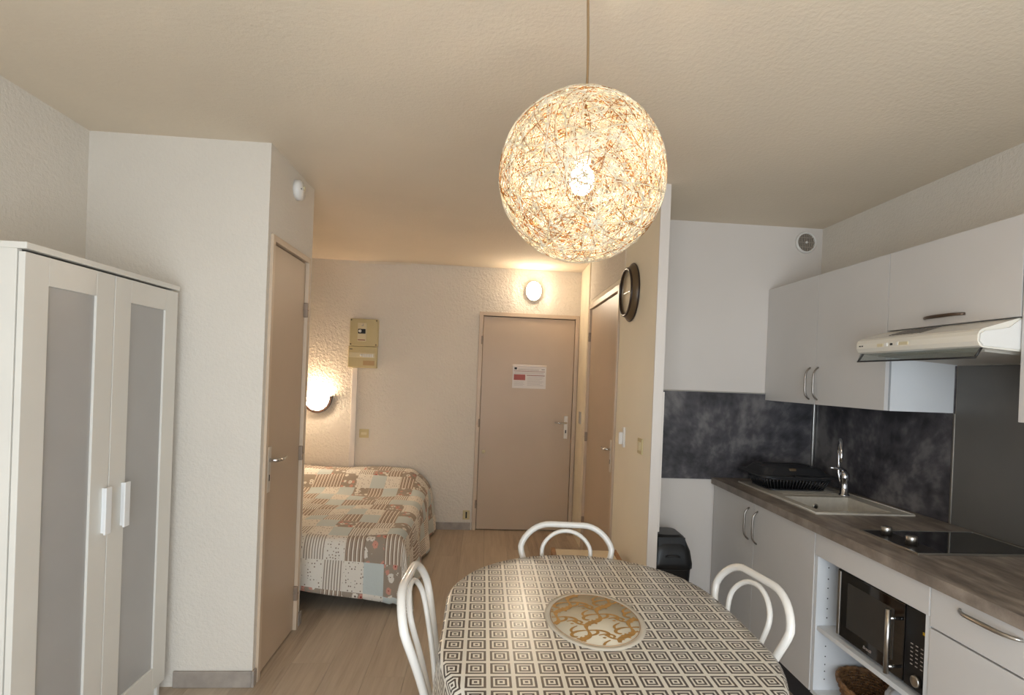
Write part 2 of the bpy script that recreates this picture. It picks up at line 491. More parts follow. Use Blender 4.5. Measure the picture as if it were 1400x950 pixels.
# ------------------------------------------------------------------ doors
# a door drawn in a local frame: u along its width (0..w), d out of the wall into the room, z up
def door(name, P, w, h, fw, hinge_u, handle_u, lever_dir, hinge_z, label, lev=True, key='keyhole', hz=1.0):
    """P maps (u, d, z) -> world"""
    def bx(b, u0, u1, d0, d1, z0, z1, bev=0.002):
        c = B().box(u0, u1, d0, d1, z0, z1, bev)
        c.bm.verts.ensure_lookup_table()
        for v in c.bm.verts: v.co = P(*v.co)
        me = bpy.data.meshes.new('t'); c.bm.to_mesh(me); c.bm.free(); b.bm.from_mesh(me); bpy.data.meshes.remove(me)
        return b
    fr = B()
    bx(fr, 0, fw, -0.06, 0.012, 0, h); bx(fr, w-fw, w, -0.06, 0.012, 0, h); bx(fr, fw, w-fw, -0.06, 0.012, h-fw, h)
    bx(fr, fw, fw+0.012, -0.06, -0.040, 0, h-fw); bx(fr, w-fw-0.012, w-fw, -0.06, -0.040, 0, h-fw)
    root = struct(name, fr, M_frame)
    root['label'] = label
    leaf = obj('leaf', bx(B(), fw+0.004, w-fw-0.004, -0.038, -0.006, 0.008, h-fw-0.006), M_door, root)
    for hzv in hinge_z:
        hb = B(); bx(hb, hinge_u-0.008, hinge_u+0.008, -0.008, 0.015, hzv-0.040, hzv+0.040, 0.004); bx(hb, hinge_u-0.011, hinge_u+0.011, -0.008, 0.017, hzv-0.002, hzv+0.002, 0)
        obj('hinge', hb, M_hinge, root)
    pb = B(); bx(pb, handle_u-0.019, handle_u+0.019, -0.006, 0.008, hz-0.125, hz+0.095, 0.004)
    plate = obj('handle_plate', pb, M_plate, root)
    lv = B()
    s = lever_dir
    lv.tube([P(handle_u, 0.002, hz+0.03), P(handle_u, 0.035, hz+0.03), P(handle_u+s*0.012, 0.046, hz+0.03), P(handle_u+s*0.065, 0.048, hz+0.027), P(handle_u+s*0.115, 0.044, hz+0.031)], [0.009, 0.009, 0.009, 0.0075, 0.006], 10)
    obj('lever', lv, M_chrome, plate)
    kb = B(); bx(kb, handle_u-0.005, handle_u+0.005, 0.007, 0.0088, hz-0.07, hz-0.04, 0)
    obj('keyhole', kb, M_dark, plate)
    return root, leaf, bx

P1 = lambda u, d, z: Vector((-0.058+u, YB-d, z))
d1, leaf1, bx1 = door('door_1', P1, 0.958, 2.08, 0.036, 0.030, 0.865, -1, (1.81, 1.02, 0.25), 'taupe entry door with a notice sheet and lever handle', hz=1.02)
obj('door_stop_knob', B().lathe([(0.016, 0), (0.018, 0.01), (0.012, 0.02), (0, 0.022)], (0.027, YB-(-0.006), 0.75), '-y', 14), M_ivory_l, d1)
P2 = lambda u, d, z: Vector((XC+d, 2.636+u, z))
d2, leaf2, bx2 = door('door_2', P2, 0.556, 2.095, 0.030, 0.520, 0.062, 1, (1.80, 1.00, 0.21), 'narrow taupe closet door in the white plaster block')
P3 = lambda u, d, z: SK @ Vector((0.88-d, 3.61+u, z))
d3, leaf3, bx3 = door('door_3', P3, 1.12, 2.12, 0.040, 1.085, 0.10, 1, (1.84, 0.98, 0.25), 'taupe bathroom door beside the round wall clock', hz=0.97)

# ------------------------------------------------------------------ wardrobe
wx, wy0, wy1, wh = -1.36, 1.722, 2.538, 1.815
wd = thing('wardrobe', 'tall white two-door wardrobe with grey frosted door panels', 'wardrobe', ((XL+wx)/2, (wy0+wy1)/2, 0))
xb = XL+0.015
obj('side_panel', B().box(xb, wx-0.022, wy0, wy0+0.018, 0, wh-0.02, 0.001), M_wardrobe, wd)
obj('side_panel', B().box(xb, wx-0.022, wy1-0.018, wy1, 0, wh-0.02, 0.001), M_wardrobe, wd)
obj('top_panel', B().box(xb, wx+0.006, wy0-0.002, wy1+0.002, wh-0.02, wh, 0.002), M_wardrobe, wd)
obj('bottom_panel', B().box(xb, wx-0.022, wy0+0.018, wy1-0.018, 0.06, 0.078), M_wardrobe, wd)
obj('back_panel', B().box(xb, xb+0.005, wy0+0.018, wy1-0.018, 0.06, wh-0.02), M_wardrobe, wd)
obj('plinth', B().box(wx-0.05, wx-0.034, wy0+0.018, wy1-0.018, 0.0, 0.06), M_wardrobe, wd)
mid = 2.122
for (a, c, hy) in ((wy0+0.002, mid-0.002, mid-0.030), (mid+0.002, wy1-0.002, mid+0.075)):
    z0, z1 = 0.070, wh-0.028
    st = 0.092
    dd = B().box(wx-0.019, wx, a, a+st, z0, z1, 0.0015).box(wx-0.019, wx, c-st, c, z0, z1, 0.0015)
    dd.box(wx-0.019, wx, a+st, c-st, z1-0.088, z1, 0.0015).box(wx-0.019, wx, a+st, c-st, z0, z0+0.098, 0.0015)
    dr = obj('door', dd, M_wardrobe, wd)
    obj('frosted_panel', B().box(wx-0.013, wx-0.008, a+st-0.006, c-st+0.006, z0+0.09, z1-0.08), M_frost, dr, label='grey frosted panel')
    # bow-shaped plastic pull: a flat bar standing off on a web
    obj('handle', B().box(wx, wx+0.018, hy-0.004, hy+0.004, 0.848, 1.012, 0.001).box(wx+0.016, wx+0.024, hy-0.016, hy+0.016, 0.845, 1.015, 0.002), M_handle_w, dr, label='white bar handle')

# ------------------------------------------------------------------ bed and quilt
bx0, bx1_, by0, by1, bz = -1.78, -0.455, 3.44, 5.20, 0.43
bed = thing('bed', 'double bed in the alcove under a patchwork quilt', 'bed', ((bx0+bx1_)/2, (by0+by1)/2, 0))
obj('base', B().box(bx0+0.03, bx1_-0.03, by0+0.05, by1-0.01, 0.14, 0.24, 0.01), M_boxspring, bed)
obj('mattress', B().box(bx0+0.02, bx1_-0.012, by0+0.012, by1, 0.24, bz-0.012, 0.04, 3), M_mattress, bed)
for lx in (bx0+0.12, bx1_-0.14):
    for ly in (by0+0.28, by1-0.12): obj('leg', B().lathe([(0.022, 0), (0.03, 0.14)], (lx, ly, 0), 'z', 14), M_boxspring, bed)
# quilt: cloth coordinates a (across, from the wall side) and t (along, from the head); rounded over edge and foot
def quilt():
    b = B()
    Wd, Ld = bx1_-bx0, by1-by0+0.012
    R = 0.07
    def fold(s, L, drop_dir):
        """distance s along cloth; returns (horizontal, downward)"""
        if s <= L-R: return s, 0.0
        a = s-(L-R); q = R*PI/2
        if a < q: th = a/R; return L-R+R*math.sin(th), R*(1-math.cos(th))
        return L, R+(a-q)
    NA, NT = 86, 104
    side, foot = 0.385, 0.27
    rows, uvs = [], []
    for i in range(NT+1):
        t = i/NT*(Ld+foot); row = []; uvr = []
        for j in range(NA+1):
            a = j/NA*(Wd+side)
            h1, dn1 = fold(a, Wd, 0); h2, dn2 = fold(t, Ld, 0)
            drop = max(dn1, dn2) if min(dn1, dn2) < 0.001 else math.hypot(dn1, dn2)*0.96
            x = bx0+0.004+h1; y = by1-h2
            # hump over the pillows at the head, softened towards the open side
            tp = max(0.0, 1-abs(t-0.22)/0.36); ap = min(1, max(0, (Wd+0.03-a)/0.22))
            hump = 0.135*(tp*tp*(3-2*tp))*(ap*ap*(3-2*ap))
            if t < 0.22: hump = max(hump, 0.13*(ap*ap*(3-2*ap)))
            z = bz+0.012+hump-drop
            # puffed patches: seams recessed
            pu = abs(((a/0.121) % 1)-0.5)*2; pv = abs(((t/0.155) % 1)-0.5)*2
            puff = 0.007*(1-max(pu, pv)**6)
            wob = 0.006*math.sin(a*9+t*5)+0.004*math.sin(t*17-a*6)
            if dn1 > R*0.9:
                k = (dn1-R*0.9)/side
                x += 0.03*k*math.sin(t*11+0.6)+puff+0.035*k
            if dn2 > R*0.9:
                k = (dn2-R*0.9)/foot
                y -= 0.025*k*math.sin(a*8+1.0)+puff+0.02*k
                z += 0.012*k*math.sin(a*5.0)
            if dn1 <= R*0.9 and dn2 <= R*0.9: z += puff+wob
            if dn1 > 0.02 and dn2 > 0.02:     # the corner flares out and hangs lower
                k = min(dn1, dn2)/0.27
                x += 0.035*k; y -= 0.06*k
            if dn2 > R*0.5:                   # foot hem sinks towards the open corner
                k = min(1, max(0, (a-Wd*0.45)/(Wd*0.55))); z -= 0.11*k*k*(dn2/foot)
            z = max(z, 0.012)
            row.append((x, y, z)); uvr.append((a, t))
        rows.append(row); uvs.append(uvr)
    b.grid(rows, uvs=uvs)
    o = obj('patchwork_quilt', b, M_quilt)
    sm = o.modifiers.new('thickness', 'SOLIDIFY'); sm.thickness = 0.010; sm.offset = 0
    return tag(o, 'patchwork quilt of blue, brown floral and striped squares on the bed', 'quilt')
quilt()

# ------------------------------------------------------------------ things on the walls
t = thing('smoke_detector', 'small round white smoke detector high on the closet block', 'detector', (XC, 2.945, 2.40))
obj('body', B().lathe([(0.052, 0), (0.052, 0.02), (0.046, 0.032), (0.0, 0.036)], (XC, 2.945, 2.40), 'x', 28), M_white, t)
obj('button', B().lathe([(0.011, 0), (0.011, 0.006), (0, 0.007)], (XC+0.034, 2.955, 2.415), 'x', 12), M_ivory_l, t)
obj('indicator', B().lathe([(0.005, 0), (0.004, 0.004), (0, 0.0045)], (XC+0.031, 2.918, 2.40), 'x', 8), M_dark, t)

# entry wall light: oval bulkhead
t = thing('wall_light', 'lit oval white wall light above the entry door', 'wall light', (0.443, YB, 2.291))
def oval(prof, sx, sy, c, n=28): return B().lathe(prof, c, '-y', n, sx, sy)
obj('back_plate', oval([(0.9, 0), (0.92, 0.044), (1, 0.046), (1, 0.054), (0.96, 0.058)], 0.074, 0.092, (0.443, YB, 2.291)), M_white, t)
obj('diffuser', oval([(0.95, 0.058), (0.92, 0.074), (0.74, 0.094), (0.4, 0.104), (0.0, 0.106)], 0.074, 0.092, (0.443, YB, 2.291)), M_entry, t)

# bed sconce: half-bowl of white glass with a dark lower band, open at the top
sx_, sz_ = -1.530, 1.218
t = thing('wall_sconce', 'lit half-bowl wall sconce with dark brown rim above the bed', 'wall light', (sx_, YB, sz_-0.14))
def halfbowl(rad, dep, hh, y_off=0.0, th0=0, th1=PI, z0=0.0, z1=1.0, n=20, m=10):
    rows = []
    for i in range(m+1):
        q = z0+(z1-z0)*i/m; k = math.sqrt(max(0, 1-q*q)); row = []
        for j in range(n+1):
            a = th0+(th1-th0)*j/n
            row.append((sx_+rad*k*math.cos(a), YB-0.004-y_off-dep*k*math.sin(a), sz_-hh*q))
        rows.append(row)
    b = B(); b.grid(rows); return b
o = obj('glass_bowl', halfbowl(0.118, 0.10, 0.135), M_sconce, t)
# dark band hugging the outline of the bowl against the wall
pts_o = [(sx_+0.136*math.cos(a), sz_+0.006-0.158*math.sin(a)) for a in [PI*k/24 for k in range(25)]]
pts_i = [(sx_+0.112*math.cos(a), sz_+0.006-0.130*math.sin(a)) for a in [PI*k/24 for k in range(24, -1, -1)]]
obj('rim', B().prism(pts_o+pts_i, 'y', YB-0.035, YB-0.001), M_darkframe, t)
obj('top_rim', B().tube([(sx_+0.120*math.cos(a), YB-0.006-0.102*math.sin(a), sz_+0.002) for a in [PI*k/20 for k in range(21)]], 0.004, 6), M_brownframe, t)

# electricity box and lower meter box
t = thing('electrical_panel', 'old ivory electrical box with breaker on the entry wall', 'fuse box', (-1.11, YB, 1.50))
ub_ = obj('breaker_box', B().box(-1.243, -0.992, YB-0.075, YB, 1.702, 1.953, 0.006), M_ivory, t)
obj('breaker', B().box(-1.170, -1.090, YB-0.088, YB-0.074, 1.745, 1.915, 0.003), M_ivory_l, ub_)
obj('breaker_switch', B().box(-1.165, -1.098, YB-0.094, YB-0.087, 1.815, 1.858, 0.002), M_dark, ub_)
obj('breaker_lever', B().lathe([(0.014, 0), (0.012, 0.014), (0, 0.016)], (-1.146, YB-0.093, 1.838), '-y', 12), M_white, ub_)
obj('rating_label', B().box(-1.165, -1.10, YB-0.0895, YB-0.0878, 1.752, 1.760), M_redline, ub_)
obj('arrow_mark', B().box(-1.135, -1.118, YB-0.0895, YB-0.0878, 1.885, 1.892).box(-1.123, -1.118, YB-0.0895, YB-0.0878, 1.885, 1.908), M_greyprint, ub_)
for cx_ in (-1.232, -1.003):
    for cz_ in (1.716, 1.939): obj('screw', B().lathe([(0.007, 0), (0.006, 0.003), (0, 0.0035)], (cx_, YB-0.075, cz_), '-y', 10), M_brownframe, ub_)
lb_ = obj('fuse_box', B().box(-1.253, -0.995, YB-0.065, YB, 1.500, 1.698, 0.005), M_ivory, t)
obj('fuse_strip', B().box(-1.246, -1.010, YB-0.0675, YB-0.064, 1.595, 1.640, 0.001), M_ivory_l, lb_)
for k in range(6): obj('fuse', B().box(-1.120+k*0.017, -1.108+k*0.017, YB-0.076, YB-0.066, 1.600, 1.630, 0.002), M_white, lb_)
obj('fuse_knob', B().lathe([(0.012, 0), (0.01, 0.012), (0, 0.013)], (-1.135, YB-0.067, 1.617), '-y', 12), M_white, lb_)
obj('sticker', B().box(-1.115, -1.012, YB-0.0665, YB-0.0645, 1.525, 1.568, 0.0), mat('tan_sticker', (186, 152, 108), 0.5), lb_)
obj('slot', B().box(-1.240, -1.215, YB-0.0665, YB-0.0645, 1.668, 1.674, 0.0), M_dark, lb_)
tag(obj('cable_trunking', B().box(-1.222, -1.172, YB-0.020, YB, 0.071, 1.4985, 0.003), M_kwall), 'white vertical cable trunking below the electrical box', 'trunking')

def wallplate(name, c, normal, wid, hei, m, lab, cat, kind):
    t = thing(name, lab, cat, c)
    R = {'-y': Matrix.Identity(4), '-x': Matrix.Rotation(-PI/2, 4, 'Z')}[normal]
    def put(b): return b.xf(Matrix.Translation(c) @ R)
    # local: face looks toward -y
    obj('plate', put(B().box(-wid/2, wid/2, -0.009, 0, -hei/2, hei/2, 0.003)), m, t)
    if kind == 'switch':
        obj('rocker', put(B().box(-wid*0.24, wid*0.24, -0.014, -0.008, -hei*0.26, hei*0.26, 0.002)), M_ivory_l, t)
    if kind == 'double':
        obj('rocker', put(B().box(-wid*0.26, -0.001, -0.014, -0.008, -hei*0.28, hei*0.28, 0.002)), M_ivory_l, t)
        obj('rocker', put(B().box(0.001, wid*0.26, -0.013, -0.008, -hei*0.28, hei*0.28, 0.002)), M_ivory_l, t)
    if kind == 'socket':
        obj('slot', put(B().box(-0.007, 0.007, -0.0105, -0.008, -0.030, 0.030, 0.0)), M_dark, t)
    if kind == 'cable':
        obj('outlet', put(B().box(-wid*0.3, wid*0.3, -0.014, -0.008, -0.012, 0.012, 0.003)), M_ivory_l, t)
    return t
wallplate('light_switch', (-1.095, YB, 0.888), '-y', 0.088, 0.082, M_ivory, 'ivory wall switch beside the white trunking above the bed', 'switch', 'cable')
wallplate('wall_socket', (-0.113, YB, 0.143), '-y', 0.066, 0.088, M_ivory, 'small ivory socket low beside the entry door frame', 'socket', 'socket')
c = SK @ Vector((0.88, 2.975, 1.117))
wallplate('light_switch', tuple(c), '-x', 0.085, 0.085, M_ivory, 'ivory light switch on the bathroom wall beside the kitchen', 'switch', 'double')
c = SK @ Vector((0.88, 3.35, 1.125))
t = thing('wall_hook', 'small white hook on the wall beside the bathroom door', 'hook', tuple(c))
obj('plate', B().box(c.x-0.012, c.x, c.y-0.018, c.y+0.018, c.z-0.062, c.z+0.062, 0.003), M_white, t)
obj('clip', B().box(c.x-0.034, c.x-0.011, c.y+0.002, c.y+0.024, c.z-0.045, c.z+0.030, 0.004), M_white, t)
c = SK @ Vector((0.868, 4.98, 1.12))
tag(obj('strike_plate', B().box(c.x-0.006, c.x, c.y-0.05, c.y+0.05, c.z-0.055, c.z+0.055, 0.002), M_steel), 'small steel latch plate on the cream trim beside the entry door', 'latch')

# notice sheet on the entry door
nx0, nx1, nz0, nz1 = 0.276, 0.598, 1.366, 1.575
yp = YB+0.006
t = thing('notice_sheet', 'printed safety notice in a clear sleeve on the entry door', 'notice', ((nx0+nx1)/2, yp, nz0))
obj('sheet', B().box(nx0, nx1, yp-0.003, yp, nz0, nz1), M_paper, t)
obj('clip_bar', B().box(nx0-0.003, nx1+0.003, yp-0.006, yp, nz1, nz1+0.018, 0.002), mat('clear_clip', (216, 196, 170), 0.2), t)
def prt(n, m, u0, u1, v0, v1): obj(n, B().box(nx0+u0*(nx1-nx0), nx0+u1*(nx1-nx0), yp-0.0036, yp-0.003, nz0+v0*(nz1-nz0), nz0+v1*(nz1-nz0)), m, t)
prt('printed_square', M_blackprint, 0.05, 0.125, 0.85, 0.95)
prt('printed_mark', M_blackprint, 0.86, 0.955, 0.868, 0.888)
prt('printed_rule', M_redline, 0.04, 0.96, 0.775, 0.795)
prt('printed_rule', M_redline, 0.42, 0.96, 0.585, 0.612)
prt('printed_block', M_red, 0.04, 0.38, 0.37, 0.63)
for v in (0.87, 0.83): prt('printed_line', M_greyprint, 0.16, 0.78, v, v+0.014)
for v in (0.71, 0.67): prt('printed_line', M_greyprint, 0.06, 0.93, v, v+0.012)
for k in range(7): prt('printed_line', M_greyprint, 0.44, 0.93-0.05*(k % 3), 0.50-k*0.06, 0.512-k*0.06)
for k in range(4): prt('printed_line', M_greyprint, 0.05, 0.36-0.04*(k % 2), 0.29-k*0.055, 0.30-k*0.055)

# wall clock: flared brown frame, recessed pale dial
cc = SK @ Vector((0.88, 3.30, 2.015))
t = thing('wall_clock', 'round wall clock with flared brown frame on the bathroom wall', 'clock', tuple(cc))
obj('frame', B().lathe([(0.150, 0.0), (0.172, 0.004), (0.174, 0.012), (0.146, 0.040), (0.142, 0.042), (0.134, 0.040), (0.134, 0.0)], tuple(cc), '-x', 48, cap=False), M_brownframe, t)
obj('outer_edge', B().tube([(cc.x-0.008, cc.y+0.174*math.cos(a), cc.z+0.174*math.sin(a)) for a in [2*PI*k/48 for k in range(48)]], 0.005, 6, closed=True), M_darkframe, t)
obj('inner_ring', B().tube([(cc.x-0.041, cc.y+0.140*math.cos(a), cc.z+0.142*math.sin(a)) for a in [2*PI*k/48 for k in range(48)]], 0.0085, 8, closed=True), M_darkframe, t)
obj('bezel', B().tube([(cc.x-0.029, cc.y+0.129*math.cos(a), cc.z+0.132*math.sin(a)) for a in [2*PI*k/48 for k in range(48)]], 0.003, 6, closed=True), M_steel, t)
obj('dial', B().lathe([(0.133, 0.0), (0.133, 0.0275), (0.0, 0.028)], tuple(cc), '-x', 40), mat('clock_dial', (238, 228, 206), 0.75), t)
obj('hour_hand', B().box(cc.x-0.031, cc.x-0.0282, cc.y-0.050, cc.y+0.005, cc.z-0.003, cc.z+0.003), M_brownframe, t)
obj('minute_hand', B().box(cc.x-0.034, cc.x-0.0312, cc.y-0.005, cc.y+0.075, cc.z-0.002, cc.z+0.002), M_brownframe, t)

# ------------------------------------------------------------------ pendant lamp
LC = Vector((0.224, 1.35, 1.972)); LR = 0.204
pn = thing('pendant_lamp', 'glowing round pendant lamp of woven string above the table', 'lamp', (LC.x, LC.y, H))
cordpts = []
for k in range(13):
    q = k/12; z = LC.z+0.10+(H-0.02-LC.z-0.10)*q
    cordpts.append((LC.x+0.004*math.sin(q*PI*1.4)-0.004*q*0, LC.y, z))
obj('cord', B().tube(cordpts, 0.0032, 8), M_cord, pn)
obj('ceiling_rose', B().lathe([(0.045, 0), (0.045, 0.012), (0.02, 0.03), (0.008, 0.034)], (LC.x, LC.y, H), 'z', 24).xf(Matrix.Translation((0, 0, H)) @ Matrix.Scale(-1, 4, (0, 0, 1)) @ Matrix.Translation((0, 0, -H))), M_white, pn)
obj('lamp_holder', B().lathe([(0.0, 0.125), (0.016, 0.12), (0.020, 0.105), (0.023, 0.060), (0.020, 0.040), (0.014, 0.028)], tuple(LC), 'z', 20), M_white, pn)
obj('bulb', B().lathe([(0.0, -0.040), (0.018, -0.036), (0.029, -0.020), (0.031, -0.002), (0.026, 0.016), (0.015, 0.030), (0.013, 0.034), (0.0, 0.035)], tuple(LC), 'z', 20), M_bulb, pn)
sb = B()
rng = random.Random(3)
def arc(n, start, length, d, r, thick, seg, brown):
    a = n.orthogonal().normalized(); b2 = n.cross(a)
    ri = math.sqrt(1-d*d); pts = []
    for k in range(seg+1):
        th = start+length*k/seg
        pts.append(LC+r*(n*d+(a*math.cos(th)+b2*math.sin(th))*ri))
    n0_ = len(sb.bm.faces); sb.tube(pts, thick, 3, cap=False)
    if brown:
        sb.bm.faces.ensure_lookup_table()
        for f in sb.bm.faces[n0_:]: f.material_index = 1
for k in range(1250):
    n = Vector((rng.gauss(0, 1), rng.gauss(0, 1), rng.gauss(0, 1))).normalized()
    L = rng.uniform(0.5, 2.6)
    arc(n, rng.uniform(0, 2*PI), L, rng.uniform(-0.75, 0.75), LR+rng.uniform(-0.003, 0.002), rng.uniform(0.0005, 0.0009) if k % 5 < 2 else rng.uniform(0.0010, 0.0017), max(5, int(L*9)), k % 5 < 2)
sh = obj('woven_shade', sb, M_strand, pn, label='ball of woven cream string'); sh['kind'] = 'stuff'; sh.data.materials.append(M_strand_gap)

# ------------------------------------------------------------------ kitchen: vent, panels, trims
t = thing('air_vent', 'round white slatted air vent in the kitchen corner', 'vent', (2.026, YK, 2.405))
vc = (2.026, YK, 2.405)
obj('frame', B().lathe([(0.056, 0.0), (0.068, 0.0), (0.068, 0.012), (0.064, 0.018), (0.058, 0.018), (0.056, 0.012), (0.056, 0.0)], vc, '-y', 36, cap=False), M_white, t)
obj('backing', B().lathe([(0.057, 0.0), (0.057, 0.003), (0, 0.0032)], vc, '-y', 30), M_dark, t)
for k in range(9):
    xx = -0.046+k*0.0115; hh = math.sqrt(0.056**2-xx*xx)
    obj('slat', B().box(vc[0]+xx-0.0022, vc[0]+xx+0.0022, YK-0.011, YK-0.003, vc[2]-hh, vc[2]+hh), M_vent, t)
for zz in (-0.030, 0.0, 0.030):
    hw = math.sqrt(0.056**2-zz*zz)
    obj('crossbar', B().box(vc[0]-hw, vc[0]+hw, YK-0.013, YK-0.010, vc[2]+zz-0.002, vc[2]+zz+0.002), M_vent, t)
obj('knob', B().lathe([(0.008, 0.0), (0.007, 0.010), (0, 0.011)], (vc[0], YK-0.010, vc[2]), '-y', 12), M_white, t)

CZ, CX = 0.885, 1.465
t = tag(obj('splashback', B().box(0.945, XR-0.012, YK-0.010, YK-0.0008, CZ-0.012, 1.424), M_splash), 'dark concrete-look splashback panel on the wall above the bin', 'splashback')
t = tag(obj('splashback', B().box(XR-0.010, XR-0.0008, 2.336, YK-0.011, CZ+0.001, 1.60), M_splash), 'dark concrete-look splashback panel behind the sink tap', 'splashback')
t = tag(obj('splashback', B().box(XR-0.010, XR-0.0008, 1.25, 2.324, CZ+0.001, 1.60), M_metalpanel), 'smooth dark metal splashback panel behind the hob', 'splashback')
tag(obj('corner_profile', B().box(XR-0.026, XR-0.011, YK-0.026, YK-0.0105, CZ+0.001, 1.39, 0.003), M_steel), 'thin aluminium corner strip between the two concrete splashbacks', 'trim strip')
tag(obj('joint_profile', B().box(XR-0.014, XR, 2.3245, 2.3355, CZ+0.001, 1.384, 0.002), M_steel), 'thin aluminium joint strip between sink and hob splashbacks', 'trim strip')
tag(obj('edge_profile', B().box(0.945, XR-0.34, YK-0.013, YK, 1.424, 1.431, 0.001), M_steel), 'thin metal strip along the top of the wall splashback', 'trim strip')

# bow handle: along unit vector along, standing off along out
def bow(p, along, out, L, stand=0.028, r=0.0052):
    p, along, out = Vector(p), Vector(along), Vector(out); pts = []
    n = 18
    for k in range(n+1):
        q = k/n; s = (q-0.5)*L
        h = stand*(1-abs(2*q-1)**5)
        pts.append(p+along*s+out*h)
    return B().tube(pts, [r*(0.85+0.35*math.sin(PI*k/n)) for k in range(n+1)], 8)

UX, UT, UB = 1.797, 2.092, 1.386
def cab_body(t, x0, x1, y0, y1, z0, z1, th=0.018, m=M_carcass, top=True):
    x0 += 0.008
    b = B().box(x0, x1, y0, y0+th, z0, z1).box(x0, x1, y1-th, y1, z0, z1).box(x0, x1 if top else x0+0.05, y0+th, y1-th, z1-th, z1).box(x0, x1, y0+th, y1-th, z0, z0+th).box(x1-0.006, x1, y0+th, y1-th, z0+th, z1-th)
    return obj('body', b, m, t)
# two-door wall cabinet
t = thing('wall_cabinet', 'grey two-door wall cabinet in the kitchen corner above the sink', 'cabinet', (1.96, 2.86, UB))
cab_body(t, UX+0.021, XR-0.0005, 2.338, YK-0.002, UB, UT)
for a, c, hy in ((2.8595, YK-0.004, 2.905), (2.3375, 2.8565, 2.832)):
    dr = obj('door', B().box(UX, UX+0.019, a, c, UB+0.001, UT-0.001, 0.0004, 1), M_front, t)
    obj('handle', bow((UX, hy, 1.500), (0, 0, 1), (-1, 0, 0), 0.175), M_nickel, dr, label='nickel bow handle')
# flap cabinet over the hood
t = thing('wall_cabinet', 'short grey flap-door wall cabinet above the cooker hood', 'cabinet', (1.96, 2.02, 1.74))
cab_body(t, UX+0.021, XR-0.0005, 1.722, 2.334, 1.742, UT)
dr = obj('door', B().box(UX, UX+0.019, 1.7225, 2.3340, 1.744, UT-0.001, 0.0004, 1), M_front, t)
obj('handle', bow((UX, 2.033, 1.777), (0, 1, 0), (-1, 0, 0), 0.190, 0.024, 0.0060), M_bronze, dr, label='bronze bow handle')
# cabinet right of the hood
t = thing('wall_cabinet', 'grey wall cabinet standing beside the cooker hood end', 'cabinet', (1.96, 1.49, UB))
cab_body(t, UX+0.021, XR-0.0005, 1.262, 1.717, UB, UT)
dr = obj('door', B().box(UX, UX+0.019, 1.262, 1.717, UB+0.001, UT-0.001, 0.0012), M_front, t)
obj('handle', bow((UX, 1.31, 1.500), (0, 0, 1), (-1, 0, 0), 0.175), M_nickel, dr, label='nickel bow handle')

# cooker hood
hy0, hy1 = 1.7225, 2.3335
t = thing('cooker_hood', 'slim white cooker hood with glass visor under the flap cabinet', 'hood', (1.9, 2.03, 1.60))
prof = [(XR-0.012, 1.605), (1.70, 1.632), (1.672, 1.634), (1.658, 1.640), (1.650, 1.655), (1.650, 1.676), (1.656, 1.690), (1.668, 1.698), (1.80, 1.7395), (XR-0.012, 1.7395)]
obj('housing', B().prism(prof, 'y', hy0+0.006, hy1-0.006), mat('hood_enamel', (234, 228, 216), 0.25, var=0.01, coat=0.4), t)
endp = [(XR-0.012, 1.612), (1.70, 1.638), (1.668, 1.640), (1.654, 1.655), (1.656, 1.680), (1.672, 1.690), (1.72, 1.697), (1.76, 1.705), (1.80, 1.735), (XR-0.012, 1.737)]
for y in (hy0, hy1-0.006): obj('end_cap', B().prism(endp, 'y', y, y+0.006), M_white, t)
obj('filter', B().box(1.72, 2.08, hy0+0.05, hy1-0.05, 1.603, 1.612).xf(Matrix.Translation((1.9, 0, 1.61)) @ Matrix.Rotation(0.061, 4, 'Y') @ Matrix.Translation((-1.9, 0, -1.60))), mat('filter_mesh', (186, 180, 170), 0.5, metal=0.0, bscale=400), t)
vz = B().prism([(1.664, 1.634), (1.668, 1.634), (1.655, 1.600), (1.651, 1.600)], 'y', hy0+0.012, hy1-0.012)
vis = obj('visor', vz, M_visor, t, label='smoked glass visor')
obj('visor_edge', B().tube([(1.653, hy0+0.012, 1.600), (1.653, hy1-0.012, 1.600)], 0.0035, 8), M_black, vis)
for y in (hy0+0.016, hy1-0.016): obj('visor_arm', B().tube([(1.675, y, 1.634), (1.654, y, 1.601)], 0.0045, 8), M_black, vis)
# controls on the front band
def fb(n, m, y0, y1, z0, z1, d=0.003): obj(n, B().box(1.650-d, 1.651, y0, y1, z0, z1, 0.001), m, t)
fb('switch_plate', M_ivory_l, 2.165, 2.198, 1.659, 1.671); fb('slider', M_white, 2.140, 2.155, 1.659, 1.672, 0.004)
fb('indicator_window', M_dark, 2.113, 2.125, 1.662, 1.670); fb('switch_plate', M_ivory_l, 2.030, 2.090, 1.660, 1.672)
fb('slider', M_white, 2.078, 2.090, 1.660, 1.673, 0.005)
fb('logo_mark', M_blackprint, 2.286, 2.296, 1.664, 1.669, 0.001); fb('logo_mark', M_blackprint, 2.300, 2.312, 1.664, 1.669, 0.001)
g = B()
for k in range(9):
    yy = 2.03+k*0.020
    q0, q1 = 1.70, 1.785
    zf = lambda x_: 1.698+(x_-1.668)*(1.7395-1.698)/(1.80-1.668)
    g.prism([(q0, zf(q0)), (q1, zf(q1)), (q1, zf(q1)+0.003), (q0, zf(q0)+0.003)], 'y', yy, yy+0.009)
obj('top_grille', g, mat('grille_grey', (120, 114, 108), 0.5), t)

